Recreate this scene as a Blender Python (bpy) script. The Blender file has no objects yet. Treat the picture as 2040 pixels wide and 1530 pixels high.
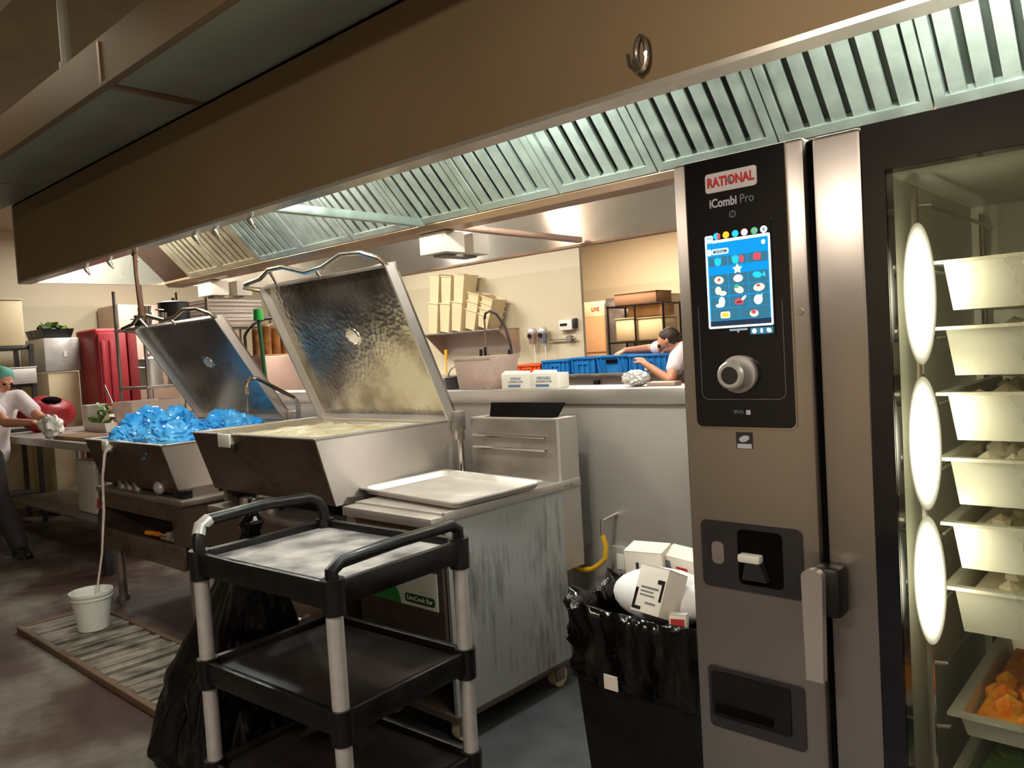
import bpy, bmesh, math, random
from mathutils import Vector, Matrix, Euler, noise
random.seed(7)
R = math.radians
SC = bpy.context.scene
COL = SC.collection

# ------------------------------------------------------------------ camera, world, lights, exposure
H = 1.457
cam_d = bpy.data.cameras.new('camera'); cam = bpy.data.objects.new('camera', cam_d); COL.objects.link(cam)
cam_d.sensor_width = 36.0; cam_d.lens = 1562.9 / 2040 * 36.0; cam_d.clip_start = 0.05
def cam_matrix(yaw, pitch, roll):
    f = Vector((-math.sin(yaw) * math.cos(pitch), math.cos(yaw) * math.cos(pitch), -math.sin(pitch)))
    r = Vector((math.cos(yaw), math.sin(yaw), 0)); u = r.cross(f)
    c, s = math.cos(roll), math.sin(roll)
    r2 = c * r + s * u; u2 = -s * r + c * u
    m = Matrix((r2, u2, -f)).transposed().to_4x4(); m.translation = (0, 0, H)
    return m
cam.matrix_world = cam_matrix(R(42.126), R(2.512), R(-3.396))
SC.camera = cam
SC.view_settings.view_transform = 'Standard'; SC.view_settings.look = 'None'
SC.view_settings.gamma = 1.0; SC.view_settings.use_curve_mapping = False
SC.view_settings.exposure = 0.0
W = bpy.data.worlds.new('world'); SC.world = W; W.use_nodes = True
W.node_tree.nodes['Background'].inputs[0].default_value = (0.9, 0.75, 0.6, 1)
W.node_tree.nodes['Background'].inputs[1].default_value = 0.05

def area_light(name, loc, size, power, col, rot=(0, 0, 0)):
    l = bpy.data.lights.new(name, 'AREA'); l.shape = 'RECTANGLE'; l.size, l.size_y = size; l.energy = power; l.color = col
    o = bpy.data.objects.new(name, l); o.location = loc; o.rotation_euler = rot; COL.objects.link(o); return o
def point_light(name, loc, r, power, col):
    l = bpy.data.lights.new(name, 'POINT'); l.shadow_soft_size = r; l.energy = power; l.color = col
    o = bpy.data.objects.new(name, l); o.location = loc; COL.objects.link(o); return o
WARM = (1.0, 0.87, 0.74); NEUT = (1.0, 0.94, 0.86); COOL = (0.90, 1.0, 0.94); PEACH = (1.0, 0.78, 0.60)
CEIL = 3.1
# ceiling troffers: (x, y, power, colour)
TROFFERS = [(-6.9, 4.9, 75, NEUT), (-5.2, 4.7, 60, NEUT), (-3.3, 4.9, 60, WARM), (-5.4, 7.9, 150, PEACH), (-8.3, 3.6, 60, NEUT),
            (-4.25, 0.84, 1, NEUT), (-1.0, -1.5, 105, WARM), (2.2, 0.0, 60, WARM)]  # last two: unseen front lights, turned up to brighten hood front and oven
for tx, ty, tp, tc in TROFFERS:
    area_light('troffer_light', (tx, ty, CEIL - 0.075), (1.1, 0.5), tp, tc)
# lamps inside the hood canopy: (x, y, power, colour)
HOOD_LAMPS = [(-4.6, 1.8, 34, COOL), (-3.1, 1.8, 34, NEUT), (-1.7, 1.8, 38, COOL), (-0.35, 1.8, 36, COOL), (0.9, 1.8, 20, COOL),
              (-4.0, 3.15, 13, NEUT), (-3.03, 3.15, 11, PEACH), (-1.53, 3.15, 26, NEUT)]
for hx, hy, hp, hc in HOOD_LAMPS:
    point_light('hood_lamp_light', (hx, hy, 2.30), 0.05, hp, hc)

# ------------------------------------------------------------------ materials
MATS = {}
def lin(h):
    h = h.lstrip('#'); v = [int(h[i:i + 2], 16) / 255 for i in (0, 2, 4)]
    return tuple(c / 12.92 if c <= 0.04045 else ((c + 0.055) / 1.055) ** 2.4 for c in v) + (1,)
def mat(name, col, rough=0.5, metal=0.0, var=0.12, scale=6.0, bump=0.0, bscale=40.0, stretch=(1, 1, 1), aniso=None, trans=0.0, emit=None, estr=0.0, alpha=1.0, col2=None, thresh=None, sss=0.0, rvar=0.12, coat=0.0, ior=1.45):
    if name in MATS: return MATS[name]
    m = bpy.data.materials.new(name); m.use_nodes = True; nt = m.node_tree; N, L = nt.nodes, nt.links
    b = N['Principled BSDF']; c1 = lin(col)
    b.inputs['Metallic'].default_value = metal; b.inputs['Roughness'].default_value = rough
    tc = N.new('ShaderNodeTexCoord'); mp = N.new('ShaderNodeMapping'); L.new(tc.outputs['Object'], mp.inputs[0]); mp.inputs['Scale'].default_value = stretch
    nz = N.new('ShaderNodeTexNoise'); nz.inputs['Scale'].default_value = scale; nz.inputs['Detail'].default_value = 6; L.new(mp.outputs[0], nz.inputs['Vector'])
    cr = N.new('ShaderNodeValToRGB'); L.new(nz.outputs['Fac'], cr.inputs[0])
    if col2:
        cr.color_ramp.elements[0].color = c1; cr.color_ramp.elements[1].color = lin(col2)
        lo, hi = thresh or (0.42, 0.6)
        cr.color_ramp.elements[0].position = lo; cr.color_ramp.elements[1].position = hi
    else:
        cr.color_ramp.elements[0].color = tuple(x * (1 - var) for x in c1[:3]) + (1,)
        cr.color_ramp.elements[1].color = tuple(min(1, x * (1 + var)) for x in c1[:3]) + (1,)
        cr.color_ramp.elements[0].position = 0.3; cr.color_ramp.elements[1].position = 0.7
    L.new(cr.outputs[0], b.inputs['Base Color'])
    if rvar:
        mr = N.new('ShaderNodeMapRange'); mr.inputs['From Min'].default_value = 0.3; mr.inputs['From Max'].default_value = 0.7
        mr.inputs['To Min'].default_value = max(0.02, rough - rvar); mr.inputs['To Max'].default_value = min(1, rough + rvar)
        L.new(nz.outputs['Fac'], mr.inputs['Value']); L.new(mr.outputs[0], b.inputs['Roughness'])
    if bump:
        n2 = N.new('ShaderNodeTexNoise'); n2.inputs['Scale'].default_value = bscale; n2.inputs['Detail'].default_value = 4; L.new(mp.outputs[0], n2.inputs['Vector'])
        bp = N.new('ShaderNodeBump'); bp.inputs['Strength'].default_value = bump; bp.inputs['Distance'].default_value = 0.01
        L.new(n2.outputs['Fac'], bp.inputs['Height']); L.new(bp.outputs[0], b.inputs['Normal'])
    if aniso:
        b.inputs['Anisotropic'].default_value = 0.95 if name == 'steel_v' else 0.97 if name == 'steel_h' else 0.7
        cv = N.new('ShaderNodeCombineXYZ')
        for i in range(3): cv.inputs[i].default_value = aniso[i]
        L.new(cv.outputs[0], b.inputs['Tangent'])
    b.inputs['Transmission Weight'].default_value = trans; b.inputs['IOR'].default_value = ior; b.inputs['Alpha'].default_value = alpha
    b.inputs['Coat Weight'].default_value = coat
    if sss: b.inputs['Subsurface Weight'].default_value = sss; b.inputs['Subsurface Radius'].default_value = (0.02, 0.01, 0.006)
    if emit:
        b.inputs['Emission Color'].default_value = lin(emit); b.inputs['Emission Strength'].default_value = estr
    MATS[name] = m; return m

def stained(name, base, stain, metal=0.6, rough=0.45, streak=(14, 14, 2.2)):
    """steel sheet with dark vertical grease runs and blotches"""
    if name in MATS: return MATS[name]
    m = bpy.data.materials.new(name); m.use_nodes = True; nt = m.node_tree; N, L = nt.nodes, nt.links; b = N['Principled BSDF']
    tc = N.new('ShaderNodeTexCoord'); mp = N.new('ShaderNodeMapping'); mp.inputs['Scale'].default_value = streak; L.new(tc.outputs['Object'], mp.inputs[0])
    n1 = N.new('ShaderNodeTexNoise'); n1.inputs['Scale'].default_value = 1.6; n1.inputs['Detail'].default_value = 8; n1.inputs['Roughness'].default_value = 0.65; L.new(mp.outputs[0], n1.inputs['Vector'])
    n2 = N.new('ShaderNodeTexNoise'); n2.inputs['Scale'].default_value = 2.6; n2.inputs['Detail'].default_value = 3; L.new(tc.outputs['Object'], n2.inputs['Vector'])
    mu = N.new('ShaderNodeMath'); mu.operation = 'ADD'; L.new(n1.outputs['Fac'], mu.inputs[0]); L.new(n2.outputs['Fac'], mu.inputs[1])
    cr = N.new('ShaderNodeValToRGB'); L.new(mu.outputs[0], cr.inputs[0])
    cr.color_ramp.elements[0].position = 0.64; cr.color_ramp.elements[0].color = lin(stain)
    cr.color_ramp.elements[1].position = 1.0; cr.color_ramp.elements[1].color = lin(base)
    L.new(cr.outputs[0], b.inputs['Base Color']); b.inputs['Metallic'].default_value = metal
    mr = N.new('ShaderNodeMapRange'); mr.inputs['From Min'].default_value = 0.7; mr.inputs['From Max'].default_value = 1.3
    mr.inputs['To Min'].default_value = rough + 0.2; mr.inputs['To Max'].default_value = rough - 0.08; L.new(mu.outputs[0], mr.inputs['Value']); L.new(mr.outputs[0], b.inputs['Roughness'])
    MATS[name] = m; return m

def dimpled(name):
    """lid underside: steel beaded with condensation and brown cooking residue"""
    if name in MATS: return MATS[name]
    m = bpy.data.materials.new(name); m.use_nodes = True; nt = m.node_tree; N, L = nt.nodes, nt.links; b = N['Principled BSDF']
    tc = N.new('ShaderNodeTexCoord')
    vo = N.new('ShaderNodeTexVoronoi'); vo.inputs['Scale'].default_value = 42; L.new(tc.outputs['Object'], vo.inputs['Vector'])
    n1 = N.new('ShaderNodeTexNoise'); n1.inputs['Scale'].default_value = 5; n1.inputs['Detail'].default_value = 6; L.new(tc.outputs['Object'], n1.inputs['Vector'])
    cr = N.new('ShaderNodeValToRGB'); L.new(n1.outputs['Fac'], cr.inputs[0])
    cr.color_ramp.elements[0].position = 0.35; cr.color_ramp.elements[0].color = lin('#857b70'); cr.color_ramp.elements[1].position = 0.62; cr.color_ramp.elements[1].color = lin('#bdb5aa')
    L.new(cr.outputs[0], b.inputs['Base Color']); b.inputs['Metallic'].default_value = 0.95; b.inputs['Roughness'].default_value = 0.26
    bp = N.new('ShaderNodeBump'); bp.inputs['Strength'].default_value = 0.22; bp.inputs['Distance'].default_value = 0.01; L.new(vo.outputs['Distance'], bp.inputs['Height']); L.new(bp.outputs[0], b.inputs['Normal'])
    MATS[name] = m; return m

def floor_mat():
    m = bpy.data.materials.new('stained concrete floor'); m.use_nodes = True; nt = m.node_tree; N, L = nt.nodes, nt.links; b = N['Principled BSDF']
    tc = N.new('ShaderNodeTexCoord')
    n1 = N.new('ShaderNodeTexNoise'); n1.inputs['Scale'].default_value = 1.1; n1.inputs['Detail'].default_value = 7; n1.inputs['Roughness'].default_value = 0.6; L.new(tc.outputs['Object'], n1.inputs['Vector'])
    n2 = N.new('ShaderNodeTexNoise'); n2.inputs['Scale'].default_value = 9; n2.inputs['Detail'].default_value = 8; L.new(tc.outputs['Object'], n2.inputs['Vector'])
    c1 = N.new('ShaderNodeValToRGB'); L.new(n1.outputs['Fac'], c1.inputs[0])
    e = c1.color_ramp.elements; e[0].position = 0.40; e[0].color = lin('#3f2a25'); e[1].position = 0.56; e[1].color = lin('#6d675d')
    x = e.new(0.47); x.color = lin('#4c3a32')
    # plain grey towards the cooking line on the right
    sx = N.new('ShaderNodeSeparateXYZ'); L.new(tc.outputs['Object'], sx.inputs[0])
    mr = N.new('ShaderNodeMapRange'); mr.inputs['From Min'].default_value = -2.75; mr.inputs['From Max'].default_value = -2.45; L.new(sx.outputs['X'], mr.inputs['Value'])
    mx = N.new('ShaderNodeMix'); mx.data_type = 'RGBA'; L.new(mr.outputs[0], mx.inputs[0]); L.new(c1.outputs[0], mx.inputs[6]); mx.inputs[7].default_value = lin('#55575c')
    c2 = N.new('ShaderNodeValToRGB'); L.new(n2.outputs['Fac'], c2.inputs[0]); c2.color_ramp.elements[0].position = 0.3; c2.color_ramp.elements[0].color = (0.55, 0.52, 0.5, 1); c2.color_ramp.elements[1].position = 0.65; c2.color_ramp.elements[1].color = (1, 1, 1, 1)
    m2 = N.new('ShaderNodeMix'); m2.data_type = 'RGBA'; m2.blend_type = 'MULTIPLY'; m2.inputs[0].default_value = 0.8; L.new(mx.outputs[2], m2.inputs[6]); L.new(c2.outputs[0], m2.inputs[7])
    L.new(m2.outputs[2], b.inputs['Base Color']); b.inputs['Roughness'].default_value = 0.5
    bp = N.new('ShaderNodeBump'); bp.inputs['Strength'].default_value = 0.15; bp.inputs['Distance'].default_value = 0.01; L.new(n2.outputs['Fac'], bp.inputs['Height']); L.new(bp.outputs[0], b.inputs['Normal'])
    MATS['floor'] = m; return m

def wall_mat():
    m = bpy.data.materials.new('cream painted wall'); m.use_nodes = True; nt = m.node_tree; N, L = nt.nodes, nt.links; b = N['Principled BSDF']
    ge = N.new('ShaderNodeNewGeometry'); sx = N.new('ShaderNodeSeparateXYZ'); L.new(ge.outputs['Position'], sx.inputs[0])
    gt = N.new('ShaderNodeMath'); gt.operation = 'GREATER_THAN'; gt.inputs[1].default_value = 2.27; L.new(sx.outputs['Z'], gt.inputs[0])
    nz = N.new('ShaderNodeTexNoise'); nz.inputs['Scale'].default_value = 3; nz.inputs['Detail'].default_value = 4; L.new(ge.outputs['Position'], nz.inputs['Vector'])
    cr = N.new('ShaderNodeValToRGB'); L.new(nz.outputs['Fac'], cr.inputs[0]); cr.color_ramp.elements[0].color = lin('#bfb497'); cr.color_ramp.elements[1].color = lin('#c9bea2')
    mx = N.new('ShaderNodeMix'); mx.data_type = 'RGBA'; L.new(gt.outputs[0], mx.inputs[0]); L.new(cr.outputs[0], mx.inputs[6]); mx.inputs[7].default_value = lin('#d0c4a8')
    L.new(mx.outputs[2], b.inputs['Base Color']); b.inputs['Roughness'].default_value = 0.55
    MATS['wall'] = m; return m

floor_mat(); wall_mat()
mat('ceil', '#b0a48c', 0.8)
mat('steel_v', '#bfb7af', 0.40, 0.9, 0.05, 2.5, aniso=(1, 0, 0), rvar=0.06)
mat('steel_h', '#cfc8c2', 0.45, 0.88, 0.05, 3.0, aniso=(0, 0, 1), rvar=0.05)
mat('steel_x', '#b0a9a2', 0.27, 0.95, 0.06, 2.0, rvar=0.06)
mat('hood_back', '#c9c2ba', 0.30, 0.92, 0.05, 2.0, aniso=(0, 0, 1), rvar=0.05)
mat('steel_dull', '#bfb8b2', 0.42, 0.75, 0.08, 2.5, rvar=0.08)
mat('steel_wall', '#beb8b2', 0.45, 0.55, 0.06, 2.0, rvar=0.08)
mat('steel_worn', '#958d86', 0.45, 0.8, 0.2, 7.0, rvar=0.12)
mat('hood_skin', '#8c7758', 0.5, 0.45, 0.05, 1.5, rvar=0.05)
mat('hood_inner', '#d2cdc0', 0.25, 0.65, 0.05, 1.5, rvar=0.08)
mat('plenum_under', '#a5ada2', 0.6, 0.2, 0.1, 2.0)
mat('galv', '#a7b3ac', 0.42, 0.5, 0.16, 14.0, rvar=0.1)
mat('galv_warm_lit', '#b3a288', 0.42, 0.5, 0.14, 14.0, rvar=0.1)  # galv with the warm light on the left filters put into its colour
mat('galv_back', '#4a5148', 0.6, 0.5, 0.2, 10.0)
mat('trough', '#b49a82', 0.38, 0.9, 0.08, 4.0)
mat('filler', '#6a4a3a', 0.5, 0.6, 0.1)
mat('chrome', '#d5cfc8', 0.14, 1.0, 0.03, rvar=0.03)
mat('alu', '#c4c1bd', 0.4, 0.45, 0.06, 30, rvar=0.08)
mat('black_plastic', '#0d0a09', 0.40, 0.0, 0.2, 12)
mat('black_glass', '#0b0b12', 0.12, 0.0, 0.05, rvar=0.02, coat=0.5)
mat('dark_grey', '#2d2b2c', 0.4, 0.0, 0.1)
mat('rubber', '#1b1817', 0.7)
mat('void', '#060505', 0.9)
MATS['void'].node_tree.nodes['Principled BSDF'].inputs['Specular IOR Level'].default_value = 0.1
mat('glass', '#f4f7ee', 0.0, 0.0, 0.0, trans=1.0, rvar=0, ior=1.3)
mat('bag_black', '#0a0807', 0.17, 0.0, 0.2, 5, bump=0.5, bscale=11, rvar=0.05)
mat('bag_blue', '#2f9aec', 0.22, 0.0, 0.0, 5, col2='#63b9ee', thresh=(0.38, 0.62), bump=0.3, bscale=16, trans=0.25, rvar=0.05)
mat('cardboard', '#b08a63', 0.8, 0.0, 0.1, 3)
mat('cardboard_dark', '#8a6a50', 0.8, 0.0, 0.1, 3)
mat('white_card', '#e4ddd2', 0.7, 0.0, 0.04)
mat('foam', '#e8e8ea', 0.55, 0.0, 0.02, sss=0.0)
mat('white_plastic', '#dcdcd2', 0.4, 0.0, 0.04)
mat('beige_plastic', '#d9c8a2', 0.45, 0.0, 0.06, 3)
mat('tub', '#dcc9a0', 0.4, 0.0, 0.05, trans=0.15)
mat('clear_tub', '#e3d3c8', 0.25, 0.0, 0.05, trans=0.65, rvar=0.05)
mat('red_plastic', '#99222c', 0.45, 0.0, 0.08)
mat('dark_red', '#7d1a20', 0.5, 0.0, 0.1)
mat('blue_crate', '#1673bd', 0.45, 0.0, 0.1, 8)
mat('orange_crate', '#e25a28', 0.45, 0.0, 0.08)
mat('green_plastic', '#2fae4c', 0.4, 0.0, 0.08)
mat('green_dark', '#23603a', 0.4, 0.0, 0.08)
mat('amber', '#a8713a', 0.4, 0.0, 0.0, 9, col2='#7b4d26', trans=0.1)
mat('pink_steel', '#bda091', 0.42, 0.7, 0.05, 2)
mat('yellow_hose', '#d9a520', 0.5, 0.0, 0.1)
mat('skin', '#c48a6c', 0.5, 0.0, 0.06, 8)
mat('hair', '#2c2019', 0.6, 0.0, 0.2, 30)
mat('shirt', '#d9cfd2', 0.8, 0.0, 0.05, 8, bump=0.4, bscale=14)
mat('trousers', '#2a2220', 0.8, 0.0, 0.1, 8, bump=0.3, bscale=12)
mat('teal_cap', '#5fa093', 0.7, 0.0, 0.1, 20)
mat('cloth_white', '#e6e2da', 0.8, 0.0, 0.05, 10, bump=0.5, bscale=25)
mat('soup', '#dcd6b8', 0.25, 0.0, 0.0, 7, col2='#bfae84', thresh=(0.4, 0.66), bump=0.5, bscale=22)
mat('leaf', '#5f7c33', 0.5, 0.0, 0.3, 20)
mat('leaf_dark', '#35471f', 0.5, 0.0, 0.3, 20)
mat('cream_food', '#e9dfc4', 0.5, 0.0, 0.1, 20)
mat('carrot', '#d8741c', 0.45, 0.0, 0.0, 30, col2='#e0a63a')
mat('decal_green', '#2c8a3c', 0.4, 0.0, 0.04)
mat('decal_dkgreen', '#1d4a2a', 0.4)
mat('decal_white', '#dfe6dd', 0.4)
mat('logo_white', '#dcd8d6', 0.25, 0.2, 0.02)
mat('logo_red', '#c4202a', 0.35, 0.0, 0.02)
mat('text_grey', '#b9b9c0', 0.4, 0.0, 0.02)
mat('text_dim', '#77777f', 0.4, 0.0, 0.02)
mat('print_red', '#b5352f', 0.6)
mat('print_grey', '#6d7078', 0.6)
mat('print_blue', '#5d7196', 0.6)
mat('tray_alu', '#d6d0ca', 0.35, 0.5, 0.06, 9, rvar=0.08)
mat('cart_top', '#5d5b5c', 0.5, 0.0, 0.0, 7, col2='#b4aeaa', thresh=(0.36, 0.64), bump=0.2, bscale=30)
mat('cart_shelf', '#221c1a', 0.45, 0.0, 0.2, 6)
mat('wood_slat', '#4f4941', 0.6, 0.2, 0.0, 8, col2='#8f867a', thresh=(0.35, 0.65))
mat('drain_frame', '#6a5444', 0.6, 0.3, 0.2)
mat('bucket', '#cfd0c8', 0.45, 0.0, 0.03)
mat('brown_cord', '#5a3c2a', 0.6)
mat('lamp_white', '#ffffff', 0.5, emit='#fff4e0', estr=1.3)
mat('led', '#ffffff', 0.4, emit='#fff6d8', estr=26.0)
mat('oven_cavity', '#c9cabb', 0.4, 0.4, 0.06, 4)
mat('gn_pan', '#d8d6c8', 0.35, 0.5, 0.05, 5)
stained('stained_side', '#a7a9a7', '#3a3230', 0.45, 0.42, (22, 22, 2.6))
stained('stained_pan', '#b5aa9c', '#8a7360', 0.9, 0.36, (3, 3, 9))
stained('stained_front', '#7c6c5e', '#4b3b30', 0.85, 0.4, (3, 3, 6))
dimpled('lid_wet')
def emis(name, col, s=1.0):
    m = mat(name, col, 0.5, emit=col, estr=s, var=0.0, rvar=0); 
    m.node_tree.nodes['Principled BSDF'].inputs['Specular IOR Level'].default_value = 0.1
    return m

nt = MATS['led'].node_tree; N_, L_ = nt.nodes, nt.links      # lamp lens: soft glow painted as emission fading from its middle
tcn = N_.new('ShaderNodeTexCoord'); sxn = N_.new('ShaderNodeSeparateXYZ'); L_.new(tcn.outputs['Generated'], sxn.inputs[0])
vals = []
for ax_ in ('X', 'Z'):
    a_ = N_.new('ShaderNodeMath'); a_.operation = 'SUBTRACT'; L_.new(sxn.outputs[ax_], a_.inputs[0]); a_.inputs[1].default_value = 0.5
    b_ = N_.new('ShaderNodeMath'); b_.operation = 'MULTIPLY'; L_.new(a_.outputs[0], b_.inputs[0]); L_.new(a_.outputs[0], b_.inputs[1]); vals.append(b_)
sm = N_.new('ShaderNodeMath'); sm.operation = 'ADD'; L_.new(vals[0].outputs[0], sm.inputs[0]); L_.new(vals[1].outputs[0], sm.inputs[1])
mrn = N_.new('ShaderNodeMapRange'); mrn.inputs['From Min'].default_value = 0.0; mrn.inputs['From Max'].default_value = 0.25; mrn.inputs['To Min'].default_value = 1.0; mrn.inputs['To Max'].default_value = 0.3
pw = N_.new('ShaderNodeMath'); pw.operation = 'POWER'; pw.inputs[1].default_value = 5.0; ml = N_.new('ShaderNodeMath'); ml.operation = 'MULTIPLY'; ml.inputs[1].default_value = 52.0
L_.new(sm.outputs[0], mrn.inputs['Value']); L_.new(mrn.outputs[0], pw.inputs[0]); L_.new(pw.outputs[0], ml.inputs[0]); L_.new(ml.outputs[0], N_['Principled BSDF'].inputs['Emission Strength'])

# ------------------------------------------------------------------ mesh helpers
ORG = {}
class MB:
    def __init__(s): s.bm = bmesh.new(); s.slots = []; s.mi = 0
    def use(s, m):
        if m not in s.slots: s.slots.append(m)
        s.mi = s.slots.index(m); return s
    def _fin(s, faces, smooth=False):
        for f in faces: f.material_index = s.mi; f.smooth = smooth
    def box(s, x0, x1, y0, y1, z0, z1, bev=0.0, seg=2):
        g = bmesh.ops.create_cube(s.bm, size=1.0)['verts']
        for v in g: v.co = Vector(((x0 + x1) / 2 + v.co.x * (x1 - x0), (y0 + y1) / 2 + v.co.y * (y1 - y0), (z0 + z1) / 2 + v.co.z * (z1 - z0)))
        fs = set(f for v in g for f in v.link_faces)
        if bev:
            ed = list(set(e for v in g for e in v.link_edges))
            r = bmesh.ops.bevel(s.bm, geom=ed, offset=bev, segments=seg, affect='EDGES', profile=0.5)
            fs = set(f for f in fs if f.is_valid) | set(r['faces'])
            for v in r['verts']: fs |= set(v.link_faces)
        s._fin(fs, bool(bev) and seg > 2); return s
    def hexa(s, pts):
        """8 points: bottom 4 (ccw), top 4"""
        v = [s.bm.verts.new(p) for p in pts]
        fs = [s.bm.faces.new([v[i] for i in q]) for q in ((3, 2, 1, 0), (4, 5, 6, 7), (0, 1, 5, 4), (1, 2, 6, 5), (2, 3, 7, 6), (3, 0, 4, 7))]
        s._fin(fs); return s
    def poly(s, pts):
        f = s.bm.faces.new([s.bm.verts.new(p) for p in pts]); s._fin([f]); return s
    def prism(s, pts, d):
        """flat polygon pts extruded along vector d"""
        d = Vector(d); a = [s.bm.verts.new(p) for p in pts]; b = [s.bm.verts.new(Vector(p) + d) for p in pts]; n = len(pts)
        fs = [s.bm.faces.new(a[::-1]), s.bm.faces.new(b)] + [s.bm.faces.new((a[i], a[(i + 1) % n], b[(i + 1) % n], b[i])) for i in range(n)]
        s._fin(fs); return s
    def ring(s, c, u, v, r, n): return [s.bm.verts.new(c + (u * math.cos(2 * math.pi * k / n) + v * math.sin(2 * math.pi * k / n)) * r) for k in range(n)]
    def cyl(s, p0, p1, r0, r1=None, seg=16, cap=True):
        p0, p1 = Vector(p0), Vector(p1); r1 = r0 if r1 is None else r1
        d = (p1 - p0).normalized(); u = d.orthogonal().normalized(); v = d.cross(u)
        a, b = s.ring(p0, u, v, r0, seg), s.ring(p1, u, v, r1, seg)
        fs = [s.bm.faces.new((a[i], a[(i + 1) % seg], b[(i + 1) % seg], b[i])) for i in range(seg)]
        if cap: fs += [s.bm.faces.new(a[::-1]), s.bm.faces.new(b)]
        s._fin(fs, True); return s
    def tube(s, pts, r, seg=8):
        pts = [Vector(p) for p in pts]; rings = []; u = None
        for i, p in enumerate(pts):
            t = (pts[min(i + 1, len(pts) - 1)] - pts[max(i - 1, 0)]).normalized()
            if u is None: u = t.orthogonal().normalized()
            u = (u - t * u.dot(t)).normalized(); rr = r[i] if isinstance(r, (list, tuple)) else r
            rings.append(s.ring(p, u, t.cross(u), rr, seg))
        fs = []
        for a, b in zip(rings, rings[1:]): fs += [s.bm.faces.new((a[i], a[(i + 1) % seg], b[(i + 1) % seg], b[i])) for i in range(seg)]
        fs += [s.bm.faces.new(rings[0][::-1]), s.bm.faces.new(rings[-1])]
        s._fin(fs, True); return s
    def lathe(s, prof, c, seg=32, fn=None, close=False):
        """prof [(r,z)], fn(r,z,ang)->(r,z)"""
        c = Vector(c); rings = []
        for r, z in prof:
            ring = []
            for k in range(seg):
                a = 2 * math.pi * k / seg; rr, zz = fn(r, z, a) if fn else (r, z)
                ring.append(s.bm.verts.new(c + Vector((rr * math.cos(a), rr * math.sin(a), zz))))
            rings.append(ring)
        fs = []
        for a, b in zip(rings, rings[1:]): fs += [s.bm.faces.new((a[i], a[(i + 1) % seg], b[(i + 1) % seg], b[i])) for i in range(seg)]
        if close: fs += [s.bm.faces.new(rings[0][::-1]), s.bm.faces.new(rings[-1])]
        s._fin(fs, True); return s
    def ell(s, c, r, sub=2, jit=0.0, seed=0):
        g = bmesh.ops.create_icosphere(s.bm, subdivisions=sub, radius=1.0)['verts']; r = Vector(r) if not isinstance(r, (int, float)) else Vector((r, r, r))
        for v in g:
            k = 1 + (jit * noise.noise(v.co * 1.7 + Vector((seed * 3.1, seed, 0))) if jit else 0)
            v.co = Vector((c[0] + v.co.x * r.x * k, c[1] + v.co.y * r.y * k, c[2] + v.co.z * r.z * k))
        s._fin(set(f for v in g for f in v.link_faces), True); return s
    def xf(s, m):
        bmesh.ops.transform(s.bm, matrix=m, verts=s.bm.verts); return s
    def mesh(s, name, off=(0, 0, 0), m=None, sharp=None):
        sharp = sharp or getattr(s, 'sharp', 35)
        bmesh.ops.recalc_face_normals(s.bm, faces=s.bm.faces) if not getattr(s, 'raw', False) else None
        if off != (0, 0, 0): bmesh.ops.translate(s.bm, verts=s.bm.verts, vec=-Vector(off))
        me = bpy.data.meshes.new(name); s.bm.to_mesh(me); s.bm.free()
        for k in (s.slots or [m]): me.materials.append(MATS[k])
        me.set_sharp_from_angle(angle=R(sharp)); return me

def link(name, me, parent=None, loc=(0, 0, 0), rz=0.0):
    o = bpy.data.objects.new(name, me); COL.objects.link(o); o.location = loc
    if rz: o.rotation_euler = (0, 0, rz)
    if parent: o.parent = parent
    return o
def tag(o, label, cat, group=None):
    o['label'] = label; o['category'] = cat
    if group: o['group'] = group
    return o
def thing(name, loc, label, cat, group=None, local=False, rz=0.0):
    o = bpy.data.objects.new(name, None); COL.objects.link(o); o.location = loc; o.empty_display_size = 0.1; o.rotation_euler = (0, 0, rz)
    ORG[o] = (0, 0, 0) if local else tuple(loc); return tag(o, label, cat, group)
def part(name, mb, m, parent, label=None):
    o = link(name, mb.mesh(name, ORG[parent], m), parent); ORG[o] = ORG[parent]
    if label: o['label'] = label
    return o
def solo(name, mb, m, label, cat, org=None, group=None):
    """a thing that is one mesh; org = its base point"""
    if org is None:
        vs = [v.co for v in mb.bm.verts]; org = (sum(v.x for v in vs) / len(vs), sum(v.y for v in vs) / len(vs), min(v.z for v in vs))
    o = link(name, mb.mesh(name, org, m), None, org); ORG[o] = org; return tag(o, label, cat, group)
def struct(name, mb, m, label=None):
    o = link(name, mb.mesh(name, (0, 0, 0), m)); ORG[o] = (0, 0, 0); o['kind'] = 'structure'
    if label: o['label'] = label
    return o
def copy_tree(o, parent=None):
    c = o.copy(); COL.objects.link(c); c.parent = parent
    for ch in list(o.children): copy_tree(ch, c)
    return c
def text_mesh(txt, size, m, depth=0.0006, bold=0.0, sx=1.0):
    cu = bpy.data.curves.new('t', 'FONT'); cu.body = txt; cu.size = size; cu.extrude = depth; cu.align_x = 'CENTER'; cu.align_y = 'CENTER'; cu.offset = bold; cu.resolution_u = 3
    o = bpy.data.objects.new('t', cu); COL.objects.link(o); dg = bpy.context.evaluated_depsgraph_get(); dg.update()
    me = bpy.data.meshes.new_from_object(o.evaluated_get(dg)); bpy.data.objects.remove(o); bpy.data.curves.remove(cu)
    me.materials.clear(); me.materials.append(MATS[m])
    if sx != 1.0: me.transform(Matrix.Diagonal((sx, 1, 1, 1)))
    return me
def text_y(name, txt, size, m, loc, parent, bold=0.0, sx=1.0):
    """lettering that reads from -Y"""
    me = text_mesh(txt, size, m, bold=bold, sx=sx); me.transform(Matrix.Rotation(R(90), 4, 'X')); me.transform(Matrix.Translation(Vector(loc) - Vector(ORG[parent])))
    o = link(name, me, parent); return o
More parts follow.
